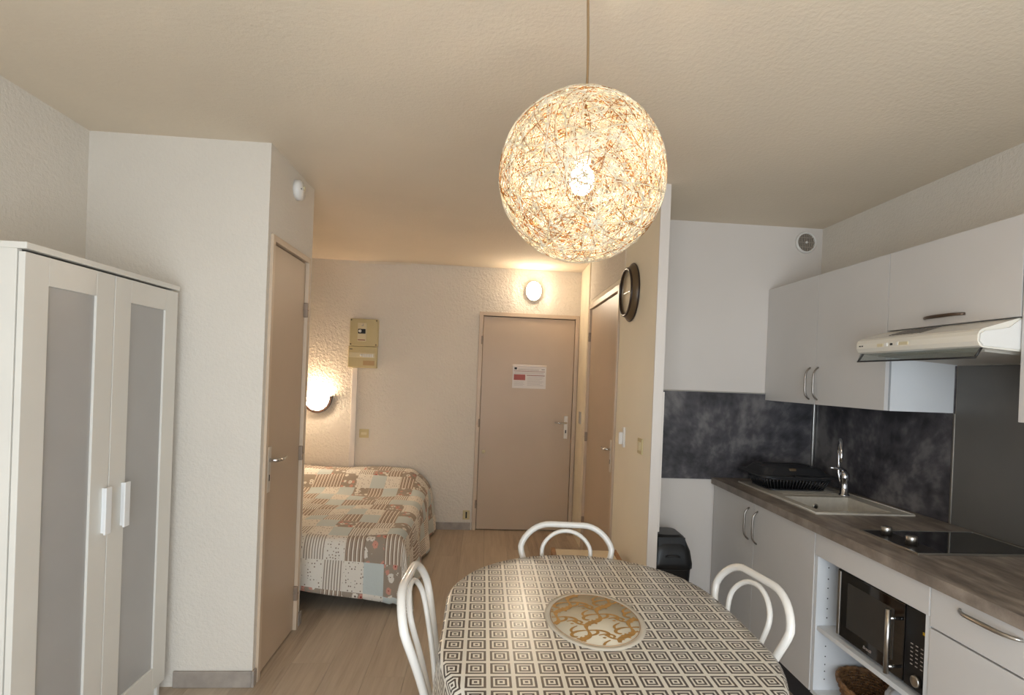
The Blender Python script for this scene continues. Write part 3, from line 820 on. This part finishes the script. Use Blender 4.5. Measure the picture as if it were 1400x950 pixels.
# ------------------------------------------------------------------ base cabinets, worktop
FX = 1.487
BT = CZ-0.038
t = thing('base_cabinet', 'grey two-door base cabinet under the sink', 'cabinet', (1.82, 2.85, 0))
cab_body(t, FX+0.021, XR-0.0005, 2.317, YK-0.002, 0.135, BT-0.001, top=False)
for a, c, hy in ((2.857, YK-0.012, 2.915), (2.317, 2.853, 2.822)):
    dr = obj('door', B().box(FX, FX+0.019, a, c, 0.140, BT-0.006, 0.0004, 1), M_front, t)
    obj('handle', bow((FX, hy, 0.718), (0, 0, 1), (-1, 0, 0), 0.175), M_nickel, dr, label='nickel bow handle')
# open microwave unit
t = thing('microwave_unit', 'open white base unit with a shelf holding the microwave', 'cabinet', (1.82, 2.0, 0))
n0, n1 = 1.690, 2.313
hold = B()
obj('side_panel', B().box(FX+0.004, XR-0.0005, n1-0.018, n1, 0.135, BT-0.001), M_carcass, t)
obj('side_panel', B().box(FX+0.004, XR-0.0005, n0, n0+0.018, 0.135, BT-0.001), M_carcass, t)
obj('bottom_panel', B().box(FX+0.004, XR-0.0005, n0+0.018, n1-0.018, 0.135, 0.153), M_carcass, t)
obj('shelf', B().box(FX+0.010, XR-0.020, n0+0.018, n1-0.018, 0.418, 0.437), M_carcass, t)
obj('back_panel', B().box(XR-0.006, XR-0.0005, n0+0.018, n1-0.018, 0.153, BT-0.001), M_carcass, t)
obj('fascia', B().box(FX, FX+0.018, n0+0.002, n1-0.002, 0.742, BT-0.006, 0.0012), M_front, t)
zs = [0.20, 0.235, 0.265, 0.30, 0.345, 0.47, 0.51, 0.555, 0.60, 0.64, 0.69]
for z in zs: obj('pin_hole', B().lathe([(0.003, 0), (0.0028, 0.0006), (0, 0.0007)], (FX+0.055, n1-0.018, z), '-y', 8), M_dark, t)
# drawer unit
t = thing('drawer_cabinet', 'grey drawer base cabinet beside the microwave', 'cabinet', (1.82, 1.47, 0))
cab_body(t, FX+0.021, XR-0.0005, 1.262, 1.687, 0.135, BT-0.001)
dr = obj('drawer', B().box(FX, FX+0.019, 1.263, 1.686, 0.712, BT-0.006, 0.0012), M_front, t)
obj('handle', bow((FX, 1.478, 0.812), (0, 1, 0), (-1, 0, 0), 0.200, 0.026, 0.0062), M_steel, dr, label='steel bow handle')
dr = obj('door', B().box(FX, FX+0.019, 1.263, 1.686, 0.140, 0.706, 0.0012), M_front, t)
obj('handle', bow((FX, 1.305, 0.600), (0, 0, 1), (-1, 0, 0), 0.175), M_steel, dr, label='steel bow handle')
tag(obj('kickboard', B().box(FX+0.055, FX+0.071, 1.262, YK-0.002, 0.0, 0.135), M_plinth), 'dark kickboard along the floor under the base cabinets', 'kickboard')

# worktop with cut-out for the sink bowl
sx0, sx1, sy0, sy1 = 1.573, 2.068, 2.455, 3.235
b = B()
ox0, ox1, oy0, oy1 = sx0+0.03, sx1-0.03, sy0+0.03, 2.86
b.box(CX, ox0, 1.25, YK-0.0105, BT, CZ).box(ox1, XR-0.0005, 1.25, YK-0.0105, BT, CZ).box(ox0, ox1, 1.25, oy0, BT, CZ).box(ox0, ox1, oy1, YK-0.0105, BT, CZ)
tag(obj('worktop', b, M_counter), 'dark grey-brown concrete-look kitchen worktop', 'worktop')

# sink: rim sheet, ribbed drainer, bowl with thickness
t = thing('kitchen_sink', 'cream resin sink with drainer set in the worktop', 'sink', (1.82, 2.84, CZ))
zt = CZ+0.007
i0, i1, j0, j1 = sx0+0.055, sx1-0.085, sy0+0.045, 2.815
b = B()
b.box(sx0, i0, sy0, j1, CZ+0.0003, zt).box(i1, sx1, sy0, j1, CZ+0.0003, zt).box(i0, i1, sy0, j0, CZ+0.0003, zt)
b.box(sx0, sx1, j1, sy1, CZ+0.0003, zt)
obj('deck', b, M_sink, t)
b = B()
dep = 0.16
for (a0, a1, c0, c1, e) in ((i0-0.006, i0, j0-0.006, j1+0.006, 'x'), (i1, i1+0.006, j0-0.006, j1+0.006, 'x')): b.box(a0, a1, c0, c1, CZ-dep, CZ+0.0002)
b.box(i0, i1, j0-0.006, j0, CZ-dep, CZ+0.0002).box(i0, i1, j1, j1+0.006, CZ-dep, CZ+0.0002).box(i0-0.006, i1+0.006, j0-0.006, j1+0.006, CZ-dep-0.006, CZ-dep)
bowl = obj('bowl', b, M_sink, t)
obj('overflow', B().lathe([(0.016, 0), (0.016, 0.004), (0.011, 0.006), (0, 0.006)], (1.80, j1, CZ-0.045), '-y', 20), M_steel, bowl)
obj('overflow_hole', B().lathe([(0.010, 0), (0.010, 0.0068), (0, 0.0069)], (1.80, j1, CZ-0.045), '-y', 16), M_dark, bowl)
obj('drain', B().lathe([(0.045, 0), (0.042, 0.004), (0, 0.005)], ((i0+i1)/2, (j0+j1)/2, CZ-dep), 'z', 24), M_steel, bowl)
rim = B().tube([(sx0+0.003, sy0+0.003, zt), (sx1-0.003, sy0+0.003, zt), (sx1-0.003, sy1-0.003, zt), (sx0+0.003, sy1-0.003, zt)], 0.0032, 6, closed=True)
obj('rim', rim, M_sink, t)
for k in range(8): obj('drainer_rib', B().box(1.66, 2.00, 2.88+k*0.042, 2.892+k*0.042, zt, zt+0.0012), M_sink, t)

# tap
fx, fy = 1.992, 2.862
t = thing('kitchen_tap', 'chrome kitchen tap with tall curved spout behind the sink', 'tap', (fx, fy, zt))
obj('body', B().lathe([(0.027, 0), (0.027, 0.008), (0.021, 0.012), (0.021, 0.085), (0.024, 0.095), (0.022, 0.125), (0.012, 0.135), (0, 0.137)], (fx, fy, zt), 'z', 24), M_chrome, t)
sp = [(fx, fy+0.006, zt+0.05), (fx-0.004, fy+0.030, zt+0.075), (fx-0.010, fy+0.040, zt+0.12)]
for k in range(13):
    a = PI*k/12
    sp.append((fx-0.012-0.055*(1-math.cos(a))*0.55, fy+0.040-0.11*(1-math.cos(a))/2, zt+0.225+0.085*math.sin(a)))
sp.append((sp[-1][0]-0.004, sp[-1][1]-0.004, zt+0.195))
obj('spout', B().tube(sp, 0.0095, 10), M_chrome, t)
obj('lever', B().tube([(fx, fy, zt+0.133), (fx-0.03, fy-0.012, zt+0.150), (fx-0.105, fy-0.030, zt+0.158)], [0.012, 0.009, 0.005], 10), M_chrome, t)

# hob
hx0, hx1, hb0, hb1 = 1.590, 2.095, 1.868, 2.178
t = thing('electric_hob', 'black two-ring glass hob with steel frame and knobs', 'hob', (1.84, 2.02, CZ))
obj('glass_top', B().box(hx0+0.006, hx1-0.006, hb0+0.006, hb1-0.006, CZ+0.0003, CZ+0.006), M_blackgloss, t)
fr = B().box(hx0, hx1, hb0, hb0+0.007, CZ+0.0003, CZ+0.008, 0.001).box(hx0, hx1, hb1-0.007, hb1, CZ+0.0003, CZ+0.008, 0.001).box(hx0, hx0+0.007, hb0+0.007, hb1-0.007, CZ+0.0003, CZ+0.008, 0.001).box(hx1-0.007, hx1, hb0+0.007, hb1-0.007, CZ+0.0003, CZ+0.008, 0.001)
obj('steel_frame', fr, M_steel, t)
obj('control_strip', B().box(hx0+0.007, hx0+0.115, hb0+0.007, hb1-0.007, CZ+0.0060, CZ+0.0068), mat('dark_strip', (52, 48, 46), 0.35, metal=0.4), t)
for y in (2.105, 1.975):
    kb = obj('knob', B().lathe([(0.020, 0), (0.020, 0.031), (0.018, 0.034), (0, 0.0345)], (hx0+0.062, y, CZ+0.0068), 'z', 24), M_steel, t)
    obj('pointer', B().box(hx0+0.045, hx0+0.062, y-0.001, y+0.001, CZ+0.0411, CZ+0.0418), M_dark, kb)

# dish basket with its upturned tray lid
rx0, rx1, ry0, ry1 = 1.600, 1.985, 2.935, 3.225
zr = zt+0.0018
t = thing('dish_basket', 'black slatted plastic dish basket on the sink drainer', 'dish rack', ((rx0+rx1)/2, (ry0+ry1)/2, zr))
def rrect(x0, x1, y0, y1, r, n=6):
    p = []
    for (cx_, cy_, a0) in ((x1-r, y1-r, 0), (x0+r, y1-r, PI/2), (x0+r, y0+r, PI), (x1-r, y0+r, 3*PI/2)):
        for k in range(n+1):
            a = a0+PI/2*k/n; p.append((cx_+r*math.cos(a), cy_+r*math.sin(a)))
    return p
def resample(p, N):
    L = []; P = p+[p[0]]; acc = [0]
    for a, c in zip(P, P[1:]): acc.append(acc[-1]+math.dist(a, c))
    out = []; j = 0
    for k in range(N):
        s = acc[-1]*k/N
        while acc[j+1] < s: j += 1
        q = (s-acc[j])/(acc[j+1]-acc[j]+1e-9); out.append((P[j][0]+(P[j+1][0]-P[j][0])*q, P[j][1]+(P[j+1][1]-P[j][1])*q))
    return out
Nn = 64
lo = resample(rrect(rx0+0.03, rx1-0.03, ry0+0.03, ry1-0.03, 0.04), Nn); hi = resample(rrect(rx0, rx1, ry0, ry1, 0.05), Nn)
obj('floor_tray', B().prism(rrect(rx0+0.026, rx1-0.026, ry0+0.026, ry1-0.026, 0.04), 'z', zr, zr+0.008), M_rack, t)
b = B()
for a, c in zip(lo, hi): b.tube([(a[0], a[1], zr+0.004), (c[0], c[1], zr+0.066)], 0.0028, 5)
ribs = obj('side_ribs', b, M_rack, t); ribs['kind'] = 'stuff'
obj('rim', B().tube([(x_, y_, zr+0.069) for x_, y_ in hi], 0.006, 8, closed=True), M_rack, t)
# tray, slightly turned, resting on the rim
t = thing('drip_tray', 'black plastic tray resting upturned on the dish basket', 'tray', ((rx0+rx1)/2, (ry0+ry1)/2, zr+0.075))
rows = []
for (ins, z) in ((-0.030, 0.076), (-0.030, 0.084), (0.002, 0.088), (0.030, 0.122), (0.045, 0.128), (0.075, 0.128), (0.082, 0.124), (0.12, 0.124)):
    p = resample(rrect(rx0-0.015+ins, rx1-0.005-ins, ry0+0.01+ins, ry1+0.0-ins, 0.05 if ins < 0.05 else 0.02), 56)
    rows.append([(x_, y_, zr+z) for x_, y_ in p])
b = B(); V = b.grid(rows, wrap=True, smooth=False); b.bm.faces.new(V[-1]); b.bm.faces.new(list(reversed(V[0])))
obj('shell', b, M_rack, t)
obj('grip', B().box((rx0+rx1)/2-0.05, (rx0+rx1)/2+0.05, ry0-0.020, ry0+0.004, zr+0.0845, zr+0.092, 0.003), M_black, t)
obj('badge', B().box((rx0+rx1)/2-0.055, (rx0+rx1)/2-0.015, ry0+0.030, ry0+0.042, zr+0.106, zr+0.124, 0.003), M_brownframe, t)

# microwave
mx0, mx1, my0, my1, mz0, mz1 = FX+0.030, FX+0.40, n0+0.022, 2.196, 0.447, 0.726
t = thing('microwave', 'black microwave oven with steel door handle in the open unit', 'microwave', ((mx0+mx1)/2, (my0+my1)/2, 0.4375))
obj('casing', B().box(mx0+0.03, mx1, my0, my1, mz0, mz1, 0.004), M_black, t)
fd = obj('door', B().box(mx0, mx0+0.029, my0+0.115, my1, mz0+0.004, mz1-0.002, 0.004), M_blackgloss, t)
obj('control_panel', B().box(mx0, mx0+0.029, my0, my0+0.112, mz0+0.004, mz1-0.002, 0.003), M_black, t)
obj('window', B().box(mx0-0.0015, mx0+0.001, my0+0.165, my1-0.065, mz0+0.055, mz1-0.040, 0.001), mat('oven_window', (60, 57, 54), 0.25), fd)
obj('steel_edge', B().box(mx0-0.004, mx0+0.003, my1-0.022, my1-0.006, mz0+0.006, mz1-0.008, 0.002), M_steel, fd)
hyy = my0+0.142
obj('handle', B().tube([(mx0-0.042, hyy, mz0+0.020), (mx0-0.042, hyy, mz1-0.030)], 0.009, 12), M_steel, fd, label='brushed steel handle')
for z in (mz0+0.045, mz1-0.062): obj('handle_post', B().tube([(mx0-0.042, hyy, z), (mx0+0.001, hyy-0.004, z)], 0.006, 10), M_chrome, fd)
for k in range(6):
    for j in range(3): obj('key_mark', B().box(mx0-0.0012, mx0+0.001, my0+0.030+j*0.022, my0+0.040+j*0.022, mz0+0.085+k*0.014, mz0+0.088+k*0.014), M_greyprint, t)
obj('dial', B().lathe([(0.020, 0), (0.019, 0.012), (0.015, 0.014), (0, 0.0145)], (mx0, my0+0.050, mz0+0.040), '-x', 24), M_steel, t)
obj('energy_sticker', B().box(mx0-0.0012, mx0+0.001, my0+0.018, my0+0.034, mz1-0.072, mz1-0.062), M_yellow, t)
for yy in (my0+0.05, my1-0.05):
    for xx in (mx0+0.06, mx1-0.05): obj('foot', B().lathe([(0.012, 0), (0.012, 0.0105)], (xx, yy, 0.4375), 'z', 12), M_black, t)
# lettering on the door
cu = bpy.data.curves.new('t', 'FONT'); cu.body = 'Brandt'; cu.size = 0.017; cu.extrude = 0.0003; cu.shear = 0.25
to = bpy.data.objects.new('t', cu); C.objects.link(to)
dg = bpy.context.evaluated_depsgraph_get(); me = bpy.data.meshes.new_from_object(to.evaluated_get(dg))
bpy.data.objects.remove(to); b = B(); b.bm.from_mesh(me); bpy.data.meshes.remove(me)
b.xf(Matrix.Translation((mx0-0.0008, my1-0.165, mz0+0.022)) @ Matrix(((0, 0, -1, 0), (-1, 0, 0, 0), (0, 1, 0, 0), (0, 0, 0, 1))))
obj('lettering', b, M_greyprint, fd)

# wicker basket on the bottom panel
bc = (1.645, 2.105, 0.1535)
t = thing('wicker_basket', 'brown wicker basket under the microwave shelf', 'basket', bc)
def wob(h): return 0.80+0.20*(h/0.10)
b = B(); nst = 40
for r in range(10):
    h = 0.006+r*0.0098; pts = []
    for k in range(nst*2):
        a = 2*PI*k/(nst*2); rr = wob(h)*(1+0.022*(1 if (k//2+r) % 2 else -1))
        pts.append((bc[0]+0.125*rr*math.cos(a), bc[1]+0.170*rr*math.sin(a), bc[2]+h))
    b.tube(pts, 0.0055, 5, closed=True)
wv = obj('weave', b, M_wicker, t); wv['kind'] = 'stuff'
b = B()
for k in range(nst):
    a = 2*PI*(k+0.25)/nst
    b.tube([(bc[0]+0.125*wob(h)*math.cos(a), bc[1]+0.170*wob(h)*math.sin(a), bc[2]+h) for h in (0.0, 0.05, 0.100)], 0.004, 5)
sk = obj('stakes', b, M_wicker, t); sk['kind'] = 'stuff'
b = B()
for s in (0, PI):
    b.tube([(bc[0]+0.127*math.cos(2*PI*k/72)*(1+0.02*math.sin(k+s)), bc[1]+0.172*math.sin(2*PI*k/72)*(1+0.015*math.sin(k+s)), bc[2]+0.104+0.004*math.cos(k+s)) for k in range(72)], 0.008, 6, closed=True)
obj('braided_rim', b, M_wicker, t)
obj('bottom', B().lathe([(0.095, 0.002), (0.095, 0.008), (0, 0.008)], bc, 'z', 32, 1.0, 1.32), M_wicker, t)
# folded cloth beside it
b = B()
rows = []
for i in range(17):
    q = i/16; row = []
    for j in range(32):
        a = 2*PI*j/32
        rr = 0.056*(1+0.10*math.sin(3*a+q*3)+0.05*math.sin(8*a-q*5))*(0.92+0.10*math.sin(q*9))*min(1, (1.02-q)*9)**0.5
        row.append((1.562+rr*math.cos(a)*0.9, 1.876+rr*math.sin(a), 0.1535+0.246*q+0.010*math.sin(2*a)*q))
    rows.append(row)
V = b.grid(rows, wrap=True); b.bm.faces.new(V[-1]); b.bm.faces.new(list(reversed(V[0])))
tag(obj('folded_cloth', b, M_cloth), 'pale bundled cloth beside the wicker basket', 'cloth')

# waste bin
bcx, bcy = 1.118, 3.19
t = thing('waste_bin', 'black plastic swing-lid bin in the kitchen corner', 'bin', (bcx, bcy, 0))
def ring(hx, hy, r, z, N=40): return [(bcx+x_, bcy+y_, z) for x_, y_ in resample(rrect(-hx, hx, -hy, hy, r), N)]
b = B(); V = b.grid([ring(0.095, 0.105, 0.03, 0.0), ring(0.100, 0.110, 0.03, 0.01), ring(0.118, 0.130, 0.035, 0.40), ring(0.120, 0.132, 0.035, 0.405)], wrap=True)
b.bm.faces.new(list(reversed(V[0]))); b.bm.faces.new(V[-1])
obj('bucket', b, M_black, t)
b = B(); V = b.grid([ring(0.120, 0.132, 0.035, 0.406), ring(0.125, 0.138, 0.037, 0.410), ring(0.125, 0.138, 0.037, 0.440), ring(0.116, 0.128, 0.04, 0.505), ring(0.088, 0.100, 0.045, 0.578), ring(0.070, 0.082, 0.045, 0.592)], wrap=True)
b.bm.faces.new(V[-1]); b.bm.faces.new(list(reversed(V[0])))
hd = obj('hood_lid', b, M_black, t)
# swing flap on the front of the hood with its pull
b = B().prism([(-0.128, 0.452), (-0.1325, 0.452), (-0.104, 0.582), (-0.099, 0.582)], 'x', -0.080, 0.080)
obj('flap', b.xf(Matrix.Translation((bcx, bcy, 0))), M_black, t)
obj('flap_pull', B().tube([(bcx-0.04, bcy-0.128, 0.478), (bcx-0.032, bcy-0.138, 0.484), (bcx, bcy-0.142, 0.486), (bcx+0.032, bcy-0.138, 0.484), (bcx+0.04, bcy-0.128, 0.478)], 0.006, 8), M_rack, t)

# low stool between the table and the bathroom wall
scx, scy, sz = 0.640, 3.105, 0.45
t = thing('low_stool', 'low wooden stool with a cream top by the bathroom wall', 'stool', (scx, scy, 0), -0.06)
def L(b): return b.xf(Matrix.Translation((scx, scy, 0)) @ Matrix.Rotation(-0.06, 4, 'Z'))
obj('top', L(B().box(-0.180, 0.165, -0.15, 0.155, sz-0.020, sz-0.002, 0.002)), M_creamtop, t)
for s0, s1 in ((-0.205, -0.180), (0.165, 0.190)): obj('side_rail', L(B().box(s0, s1, -0.165, 0.165, sz-0.045, sz+0.004, 0.003)), M_wood, t)
for s in (-0.19, 0.177):
    for q in (-0.14, 0.14): obj('leg', L(B().box(s-0.014, s+0.014, q-0.014, q+0.014, 0, sz-0.045, 0.003)), M_wood, t)
obj('stretcher', L(B().box(-0.18, 0.165, -0.012, 0.012, 0.14, 0.165, 0.002)), M_wood, t)

# ------------------------------------------------------------------ table, cloth, placemat
TCX, TY0, TY1, TR, TZ = 0.365, 1.49, 1.785, 0.445, 0.75
t = thing('dining_table', 'rounded dining table under the brown diamond-pattern cloth', 'table', (TCX, 1.35, 0))
def stadium(r, n=40):
    p = []
    for k in range(n+1): a = PI*k/n; p.append((TCX+r*math.cos(a), TY1+r*math.sin(a)))
    for k in range(n+1): a = PI+PI*k/n; p.append((TCX+r*math.cos(a), TY0+r*math.sin(a)))
    return p
obj('table_top', B().prism(stadium(TR-0.004), 'z', TZ-0.030, TZ-0.004), M_creamtop, t)
obj('column', B().lathe([(0.035, 0.03), (0.035, 0.69), (0.10, 0.718)], (TCX, 1.35, 0), 'z', 24), M_tubewhite, t)
obj('foot_plate', B().lathe([(0.18, 0), (0.18, 0.012), (0.05, 0.034), (0.034, 0.04)], (TCX, 1.35, 0), 'z', 32), M_tubewhite, t)
def cloth():
    b = B(); per = resample(stadium(TR, 60), 220)
    n = len(per); rows = []; uvs = []
    def norm(i):
        a, c = per[i-1], per[(i+1) % n]; dx, dy = c[0]-a[0], c[1]-a[1]; L_ = math.hypot(dx, dy); return dy/L_, -dx/L_
    for k in range(0, 12):                # top, from near centre line outwards
        q = (k+0.25)/11.25; row = []
        for i, (x_, y_) in enumerate(per):
            cy = min(max(y_, TY0), TY1); cx_ = TCX
            xx = cx_+(x_-cx_)*q; yy = cy+(y_-cy)*q if q > 0 else cy
            row.append((xx, yy, TZ-0.0002))
        rows.append(row); uvs.append([(p[0], p[1]) for p in row])
    drop = 0.21
    for k in range(1, 15):
        s = drop*k/14; row = []; uvr = []
        for i, (x_, y_) in enumerate(per):
            nx, ny = norm(i)
            th = math.atan2(y_-(TY0+TY1)/2, x_-TCX)
            corner = abs(math.sin(2*th))        # a square cloth hangs longer and folds at its corners
            sl = s*(0.85+0.55*corner**2)
            if sl < 0.02: out = 0.012*math.sin(sl/0.02*PI/2); dz = 0.012*(1-math.cos(sl/0.02*PI/2))
            else: out = 0.012; dz = 0.012+sl-0.02
            amp = (dz/0.3)
            out += 0.5*amp*(0.030+0.034*math.sin(th*13+0.8)+0.018*math.sin(th*7+2.0))*(0.35+0.65*corner)
            row.append((x_+nx*out, y_+ny*out, TZ-dz)); uvr.append((x_+nx*sl, y_+ny*sl))
        rows.append(row); uvs.append(uvr)
    V = b.grid(rows, wrap=True, uvs=uvs)
    lay = b.bm.loops.layers.uv.verify()
    f = b.bm.faces.new(V[0])
    for l in f.loops: l[lay].uv = (l.vert.co.x, l.vert.co.y)
    o = obj('tablecloth', b, M_oil)
    return tag(o, 'glossy white tablecloth with brown concentric-square pattern', 'tablecloth')
cloth()
# oval placemat with printed scrolls
PCX, PCY = 0.363, 1.639
t = thing('placemat', 'oval cream placemat with ochre scrolls on the tablecloth', 'placemat', (PCX, PCY, TZ))
obj('lace_border', B().lathe([(1.0, 0.0006), (1.0, 0.0016), (0.88, 0.0018), (0.88, 0.0006), (1.0, 0.0006)], (PCX, PCY, TZ), 'z', 72, 0.150, 0.198, cap=False), mat('lace', (206, 197, 182), 0.75, bscale=250, bstr=0.6), t)
obj('mat', B().lathe([(0.895, 0.0006), (0.895, 0.0020), (0, 0.0021)], (PCX, PCY, TZ), 'z', 72, 0.150, 0.198), mat('mat_linen', (204, 192, 170), 0.95, spec=0.1, bscale=400), t)
M_ochre = mat('ochre_print', (178, 132, 66), 0.55, var=0.08, vscale=60)
sc = B(); layer = [0]
def ribbon(pts, wid):
    """flat strip with varying width, clipped to the oval"""
    pv = None; layer[0] += 1; zz = TZ+0.0024+layer[0]*1.2e-6
    for k, p in enumerate(pts):
        d = Vector(pts[min(k+1, len(pts)-1)])-Vector(pts[max(k-1, 0)]); d.normalize(); nn = Vector((-d.y, d.x))
        hw = wid[k] if isinstance(wid, list) else wid
        inside = ((p[0]-PCX)/0.131)**2+((p[1]-PCY)/0.173)**2 < 1
        if inside:
            cur = (sc.bm.verts.new((p[0]+nn.x*hw, p[1]+nn.y*hw, zz)), sc.bm.verts.new((p[0]-nn.x*hw, p[1]-nn.y*hw, zz)))
            if pv: sc.bm.faces.new((pv[0], pv[1], cur[1], cur[0]))
            pv = cur
        else: pv = None
def spiral(p0, ang, sgn, r0, turns, w0):
    """tendril that leaves p0 in direction ang and curls up"""
    pts, wd_, p, a = [p0], [w0*0.6], Vector(p0), ang
    n = 26
    for k in range(n):
        q = k/(n-1); a += sgn*turns*2*PI/n*(0.25+1.5*q*q); st_ = r0*(1.25-0.95*q)
        p = p+Vector((math.cos(a), math.sin(a)))*st_; pts.append((p.x, p.y)); wd_.append(w0*(0.6+0.5*math.sin(PI*q))+0.0022*q**6)
    ribbon(pts, wd_)
va, vb = Vector((0.078, -0.0875)), Vector((0.053, 0.108))
for i in range(-4, 5):
    for j in range(-4, 5):
        c0 = Vector((PCX-0.009, PCY-0.031))+va*i+vb*j
        n = 18; perp = Vector((-vb.y, vb.x)).normalized()
        ribbon([tuple(c0+vb*(k/n-0.5)+perp*0.013*math.sin(2*PI*k/n)) for k in range(n+1)], [0.0028+0.0062*math.sin(PI*k/n) for k in range(n+1)])
        m0 = c0+vb*0.5
        for sg in (1, -1):
            spiral(tuple(m0+Vector((sg*0.001, 0))), (0.25 if sg > 0 else PI-0.05), -sg*1, 0.0042, 0.95, 0.0046)
            spiral(tuple(c0+vb*0.2*sg), (0.0 if sg > 0 else PI), sg, 0.0034, 0.80, 0.0040)
        for sg in (1, -1): spiral(tuple(m0+va*0.33*sg), (0.5 if sg > 0 else PI+0.5), -sg, 0.0030, 0.85, 0.0036)
        for k in range(5):
            a = 2*PI*k/5+0.3; ribbon([tuple(c0+Vector((math.cos(a), math.sin(a)))*0.0165*q/4) for q in range(5)], [0.001, 0.003, 0.0045, 0.004, 0.001])
        ribbon([tuple(m0+va*0.5+Vector((-0.006+0.012*k/4, 0))) for k in range(5)], [0.0005, 0.003, 0.0045, 0.003, 0.0005])
obj('scroll_print', sc, M_ochre, t, label='ochre scroll print')
ell = [(PCX+0.133*math.cos(2*PI*k/72), PCY+0.1755*math.sin(2*PI*k/72), TZ+0.0022) for k in range(72)]
obj('edge_line', B().tube(ell, 0.0010, 4, closed=True), mat('edge_print', (170, 126, 84), 0.6), t)

# ------------------------------------------------------------------ chairs
def loop_pts(W, rc, zt_, zb, n=10):
    p = []
    for k in range(9): p.append((-W, zb+(zt_-rc-zb)*k/8))
    for k in range(1, n+1): a = PI-PI/2*k/n; p.append((-W+rc+rc*math.cos(a), zt_-rc+rc*math.sin(a)))
    for k in range(0, n+1): a = PI/2-PI/2*k/n; p.append((W-rc+rc*math.cos(a), zt_-rc+rc*math.sin(a)))
    for k in range(1, 9): p.append((W, zt_-rc-(zt_-rc-zb)*k/8))
    out = []
    for u, z in p:
        dz = z-0.84; s = max(0.48, 1-2.0*max(0, 0.76-z))
        out.append((u*s, 0.33*dz+0.25*dz*dz, z))
    return out
def make_chair(lab):
    root = thing('tube_chair', lab, 'chair', group='white tube chairs around the table')
    SZ = 0.44
    obj('back_loop', B().tube(loop_pts(0.200, 0.132, 0.848, SZ-0.015), 0.0128, 12), M_tubewhite, root, local=True)
    obj('inner_loop', B().tube(loop_pts(0.110, 0.109, 0.824, SZ-0.010), 0.0088, 10), M_tubewhite, root, local=True)
    cy = -0.285
    obj('seat', B().lathe([(0.0, 0.0), (0.175, 0.0), (0.186, 0.010), (0.186, 0.024), (0.17, 0.034), (0.0, 0.036)], (0, cy, SZ), 'z', 36), M_creamtop, root, local=True)
    obj('seat_ring', B().tube([(0.178*math.cos(2*PI*k/36), cy+0.178*math.sin(2*PI*k/36), SZ-0.012) for k in range(36)], 0.010, 8, closed=True), M_tubewhite, root, local=True)
    for sx, sy in ((1, 1), (-1, 1), (1, -1), (-1, -1)):
        obj('leg', B().tube([(sx*0.125, cy+sy*0.125, SZ-0.012), (sx*0.135, cy+sy*0.135, 0.22), (sx*0.158, cy+sy*0.158, 0.0)], 0.0115, 10), M_tubewhite, root, local=True)
    return root
ch = make_chair('white tube chair with looped back, turned towards the entry door side')
tag(ch, 'white looped-back tube chair at the far rounded end, before the entry door', 'chair')
def put(o, x_, y_, rz): o.matrix_basis = Matrix.Translation((x_, y_, 0)) @ Matrix.Rotation(rz, 4, 'Z')
put(ch, 0.379, 2.325, -0.083)
c2 = copyobj(ch, None); tag(c2, 'white looped-back tube chair on the bed side of the table', 'chair'); put(c2, -0.204, 1.716, 1.510)
c3 = copyobj(ch, None); tag(c3, 'white looped-back tube chair on the kitchen cabinet side of the table', 'chair'); put(c3, 0.924, 1.738, -1.420)
